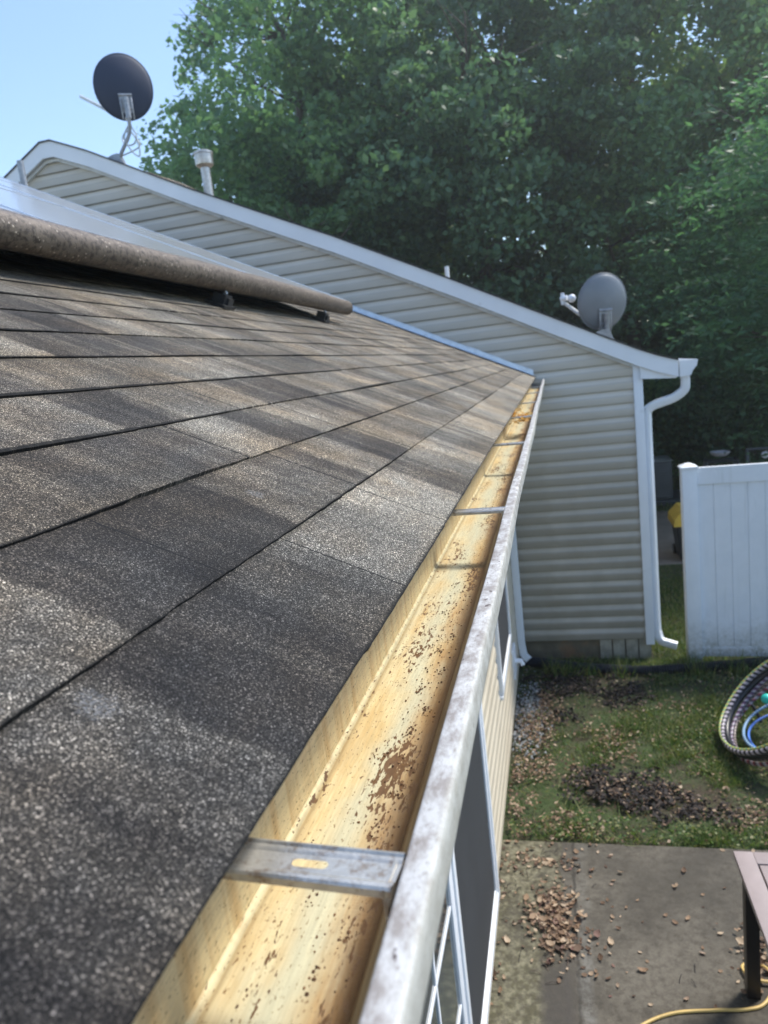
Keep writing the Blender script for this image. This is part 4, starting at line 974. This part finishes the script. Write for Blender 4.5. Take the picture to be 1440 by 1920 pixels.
for (cx, cy, sx, sy, n) in ((-.07, 3.72, .075, .11, 300), (-.02, 3.52, .06, .09, 170), (-.12, 4.15, .12, .06, 70), (.98, 3.45, .08, .10, 110), (.12, 3.9, .14, .35, 30), (.45, 3.8, .35, .40, 34), (-.34, 3.7, .03, .5, 40), (.6, 3.3, .4, .3, 12), (.2, 3.35, .08, .15, 16), (1.3, 4.0, .4, .3, 16)):
    for _ in range(n): P_.append((max(WX + .03, random.gauss(cx, sx)), min(4.33, random.gauss(cy, sy)), GZ + abs(random.gauss(0, .010 if n > 100 else .001))))
V, F = curled(P_, .030); o = mk('dry_leaves', V, F, M['litter'], None, True); tag(o, 'dry brown leaves piled and scattered on the patio concrete', 'leaves', kind='stuff')
n = 26000; x = RNG.uniform(WX + .05, 3.0, n); y = RNG.uniform(4.37, 7.2, n); d_ = .35 + .9 * vnoise(x, y, 33, 6) - inpoly(x, y, DARK) - .4 * inpoly(x, y, BROWN) + .5 * np.exp(-((y - 4.5) / .16) ** 2)
k = RNG.uniform(0, 1, n) < np.clip(d_, 0, 1); V = leafquads(np.stack([x[k], y[k], GZ + RNG.uniform(.0, .035, k.sum())], 1), .022, flat=.55, aspect=.8)
o = quads_np('clover', V, len(V) // 4, M['grass']); tag(o, 'small round-leaved clover and weeds through the lawn', 'clover', kind='stuff')
# twigs
b = MB()
for (cx, cy, n, L) in ((-.05, 3.35, 7, .12), (-.33, 3.85, 10, .07), (-.1, 4.1, 14, .09), (.55, 3.3, 3, .08), (.1, 4.0, 6, .07)):
    for _ in range(n):
        a = random.uniform(0, 3.1); x, y = cx + random.gauss(0, .08), cy + random.gauss(0, .08); x = max(x, WX + .06); dx, dy = math.cos(a) * L * random.uniform(.4, 1), math.sin(a) * L * random.uniform(.4, 1)
        b.tube([(x, y, GZ + .004), (x + dx * .5, y + dy * .5 + .005, GZ + .012), (x + dx, y + dy, GZ + .004)], .0016, 4)
tag(b.build('twigs', M['mulch'], None), 'thin brown twigs lying on the patio', 'twigs', kind='stuff')
# gravel by the wall
def pebbles(name, P_, size, mat, squash=.6):
    bm = bmesh.new(); bmesh.ops.create_icosphere(bm, subdivisions=1, radius=1); base = np.array([v.co[:] for v in bm.verts]); fc = np.array([[v.index for v in f.verts] for f in bm.faces]); bm.free()
    V = []; F = []
    for i, p in enumerate(P_):
        s_ = size * RNG.uniform(.5, 1.4); q = base * (1 + RNG.normal(0, .15, (len(base), 1))) * np.array([s_ * RNG.uniform(.7, 1.3), s_ * RNG.uniform(.8, 1.9) , s_ * squash]) + np.array(p)
        V.append(q); F.append(fc + i * len(base))
    return mk(name, np.concatenate(V), np.concatenate(F), mat, None, False)
P_ = [(max(WX + .03, random.gauss(-.24, .075)), random.gauss(6.1, .33), GZ - .004) for _ in range(800)]
tag(pebbles('gravel', P_, .011, M['gravel']), 'pale gravel spilled beside the house wall', 'gravel', kind='stuff')
# dried muck crumbs in the gutter
P_ = []
cl = [(.018, .33, 10), (.004, .375, 9), (.022, .395, 16), (-.012, .36, 6), (.008, .30, 9), (.02, .47, 8), (.012, .56, 12), (.018, .60, 12), (.004, .64, 10), (.02, .68, 9), (.01, .74, 12), (.02, .78, 8), (-.01, .52, 6), (.0, .86, 8), (-.01, .245, 16), (-.024, .28, 5), (.03, .9, 8), (.0, .98, 8), (.012, .43, 6), (-.025, .40, 5), (.0, .255, 6)]
for (cx, cy, n) in cl:
    for _ in range(int(n * 1.6)): P_.append((cx + random.gauss(0, .0024), cy + random.gauss(0, .0052), -.0998))
for _ in range(600):
    P_.append((min(.033, random.gauss(.014, .011)), random.uniform(.2, 2.2), -.0999))
b_ = pebbles('gutter_debris', [p for p in P_ if p[0] > -.042], .0008, M['crumb'], .5)
tag(b_, 'dried brown muck crumbs stuck to the gutter bottom', 'debris', kind='stuff')
# leaf tuft caught on the fourth hanger
P_ = [(random.gauss(.022, .024), random.gauss(2.93, .05), -.035 + random.gauss(0, .012)) for _ in range(60)]; P_ = [p for p in P_ if -.03 < p[0] < .06]
V, F = curled(P_, .028); o = mk('gutter_leaves', V, F, M['gleaf'], None, True); tag(o, 'tuft of orange dry leaves caught on a gutter hanger', 'leaves', kind='stuff')

# ------------------------------------------------------------------ trees
def crown_mesh(name, R, Hh, n_cl, per, size, mat, seed, style='round', hole=.0):
    r = np.random.default_rng(seed); pts = []
    k = 0
    while k < n_cl:
        p = r.uniform(-1, 1, 3); d = np.linalg.norm(p)
        if d > 1 or d < .38 * r.uniform(.2, 1.3): continue
        a = math.atan2(p[1], p[0]); lump = .84 + .13 * math.sin(3 * a + seed) + .10 * math.sin(5 * p[2] + 2 * a + seed)
        if d > lump: continue
        c = p * np.array([R, R, Hh / 2]); cr = r.uniform(.34, .80) * (R / 3.4) ** .5
        m = int(per * r.uniform(.6, 1.4))
        if style == 'layer':
            q = r.normal(size=(m, 3)) * np.array([cr * .85, cr * .85, cr * .10]); q[:, 2] -= .22 * (q[:, 0] ** 2 + q[:, 1] ** 2)
        else:
            q = r.normal(size=(m, 3)); q /= np.linalg.norm(q, axis=1)[:, None]; q *= (r.uniform(.25, 1, m) ** .5)[:, None] * cr * np.array([1, 1, .62])
        pts.append(c + q); k += 1
    P_ = np.concatenate(pts); V = leafquads(P_, size, flat=.62 if style == 'layer' else .25, aspect=.34 if style == 'layer' else .62, r=r)
    n = len(P_); me = bpy.data.meshes.new(name); me.vertices.add(len(V)); me.vertices.foreach_set('co', V.astype(np.float32).ravel())
    me.loops.add(n * 4); me.loops.foreach_set('vertex_index', np.arange(n * 4, dtype=np.int32)); me.polygons.add(n); me.polygons.foreach_set('loop_start', np.arange(0, n * 4, 4, dtype=np.int32))
    me.update(calc_edges=True); me.materials.append(mat); return me
def trunk_mesh(h, r0, R, crown_z, crown_h, seed):
    r = random.Random(seed); b = MB(); n = 8; P_ = [Vector((0, 0, -.1))]
    for i in range(1, n + 1): P_.append(Vector((r.gauss(0, .10) * i / 2, r.gauss(0, .10) * i / 2, h * .93 * i / n)))
    rr = [r0 * (1.25 if i == 0 else 1) * (1 - .88 * i / n) for i in range(n + 1)]; b.tube(P_, rr, 10)
    for k in range(13):
        i = r.randint(3, n - 1); p = P_[i]; a = r.uniform(0, 6.28); L = R * r.uniform(.5, .92) * (1 - .35 * (i / n)); rb = rr[i] * .55
        e = p + Vector((math.cos(a) * L, math.sin(a) * L, L * r.uniform(.2, .8))); m_ = p.lerp(e, .5) + Vector((0, 0, -.1 * L))
        b.tube([p, m_, e], [rb, rb * .6, rb * .2], 6)
        for _ in range(3):
            a2 = a + r.uniform(-1, 1); L2 = L * .5; q = m_.lerp(e, r.uniform(0, .9)); b.tube([q, q + Vector((math.cos(a2) * L2, math.sin(a2) * L2, L2 * r.uniform(-.1, .7)))], [rb * .35, rb * .08], 5)
    me = bpy.data.meshes.new('trunk'); me.from_pydata([tuple(v) for v in b.V], [], b.F); me.update(); me.polygons.foreach_set('use_smooth', [True] * len(me.polygons)); me.materials.append(M['bark']); return me
CR = [crown_mesh('crown_a', 3.6, 10.5, 250, 165, .155, M['leaf_a'], 1), crown_mesh('crown_b', 3.8, 10.5, 185, 165, .145, M['leaf_b'], 2), crown_mesh('crown_c', 4.2, 12, 280, 180, .17, M['leaf_c'], 3),
      crown_mesh('crown_d', 3.6, 7.5, 230, 230, .15, M['leaf_d'], 4, 'layer'), crown_mesh('bush_a', 1.7, 3.0, 110, 190, .10, M['leaf_c'], 5), crown_mesh('bush_b', 1.6, 2.8, 100, 190, .10, M['leaf_a'], 6)]
TR = [trunk_mesh(12.5, .24, 3.6, 6, 9, 1), trunk_mesh(13, .20, 3.8, 6, 9, 2), trunk_mesh(14, .27, 4.2, 7, 10, 3), trunk_mesh(9, .17, 3.2, 5, 7, 4)]
def tree(x, y, ci, ti, label, rz, s_=1.0, cz=7.2, name='tree', group='trees behind the neighbouring house'):
    t = thing(name, label, 'tree' if name == 'tree' else 'bush', (x, y, GZ), rz, group); t.scale = (s_, s_, s_)
    c = bpy.data.objects.new('crown', CR[ci]); C.objects.link(c); c.parent = t; c.location = (0, 0, cz)
    if ti is not None: k = bpy.data.objects.new('trunk', TR[ti]); C.objects.link(k); k.parent = t
    return t
tree(-5.3, 17.6, 0, 0, 'dark green broadleaf tree at the left edge of the woods, behind the flue', .3, 1.08, 8.0)
tree(-6.4, 19.6, 2, 2, 'tall deep green tree against the open sky, leftmost in the picture', 1.2, .80, 7.0)
tree(-1.2, 18.2, 2, 2, 'deep green tree above the small white roof pipes', 2.2, 1.0, 7.4)
tree(2.2, 19.0, 0, 1, 'green tree rising directly behind the lower satellite dish', 3.3, 1.05, 7.4)
tree(-2.8, 22.5, 1, 1, 'lighter green tree seen between the left tree and the roof pipes', 4.1, 1.15, 7.6)
tree(5.2, 21.0, 1, 2, 'hazy green tree with sky showing through, upper right', 5.0, 1.1, 7.8)
tree(8.5, 24.0, 0, 2, 'tree at the upper right behind the hazy green one', 2.7, 1.25, 7.4)
tree(4.8, 13.6, 3, 3, 'bright green tree with layered drooping branches at the right edge', 1.0, .9, 4.6)
tree(3.6, 27.0, 2, 2, 'dark tree deep in the woods behind the fence', 3.9, 1.0, 6.0)
tree(-5.5, 27.0, 2, 2, 'dark tree deep in the woods behind the left trees', 5.9, 1.2, 6.4)
for (x, y, ci, lab, rz, s_) in ((.6, 17.2, 4, 'dark bush under the trees just behind the lower dish', .2, 1.2), (2.6, 17.6, 5, 'leafy bush beyond the air conditioner unit', 1.3, 1.15), (4.4, 17.0, 4, 'dark bush beyond the fence behind the pale bowl', 2.3, 1.25), (6.3, 17.4, 5, 'bush beyond the fence at the right edge', 3.1, 1.3), (1.8, 20.5, 4, 'tall dark undergrowth bush between the tree trunks', 4.0, 1.9), (4.8, 21.0, 5, 'large undergrowth bush deep behind the fence', 5.0, 2.0), (-2.0, 21.0, 4, 'large undergrowth bush hidden low behind the neighbouring roof', .7, 2.2)):
    tree(x, y, ci, None, lab, rz, s_, 1.35, 'bush', 'bushes at the edge of the woods')

# ------------------------------------------------------------------ added haze volume imitating lens glare
hb = MB().box((-45, -8, -4.2), (45, 60, 16)).build('haze', None); tag(hb, kind='stuff', label='thin added haze imitating lens glare over the woods')
hm = bpy.data.materials.new('glare_haze'); hm.use_nodes = True; ht = hm.node_tree; ht.nodes.clear()
pv = ht.nodes.new('ShaderNodeVolumePrincipled'); pv.inputs['Color'].default_value = (.88, .95, .95, 1); pv.inputs['Density'].default_value = .0033; pv.inputs['Anisotropy'].default_value = .65
oo = ht.nodes.new('ShaderNodeOutputMaterial'); ht.links.new(pv.outputs[0], oo.inputs['Volume']); hb.data.materials.append(hm)
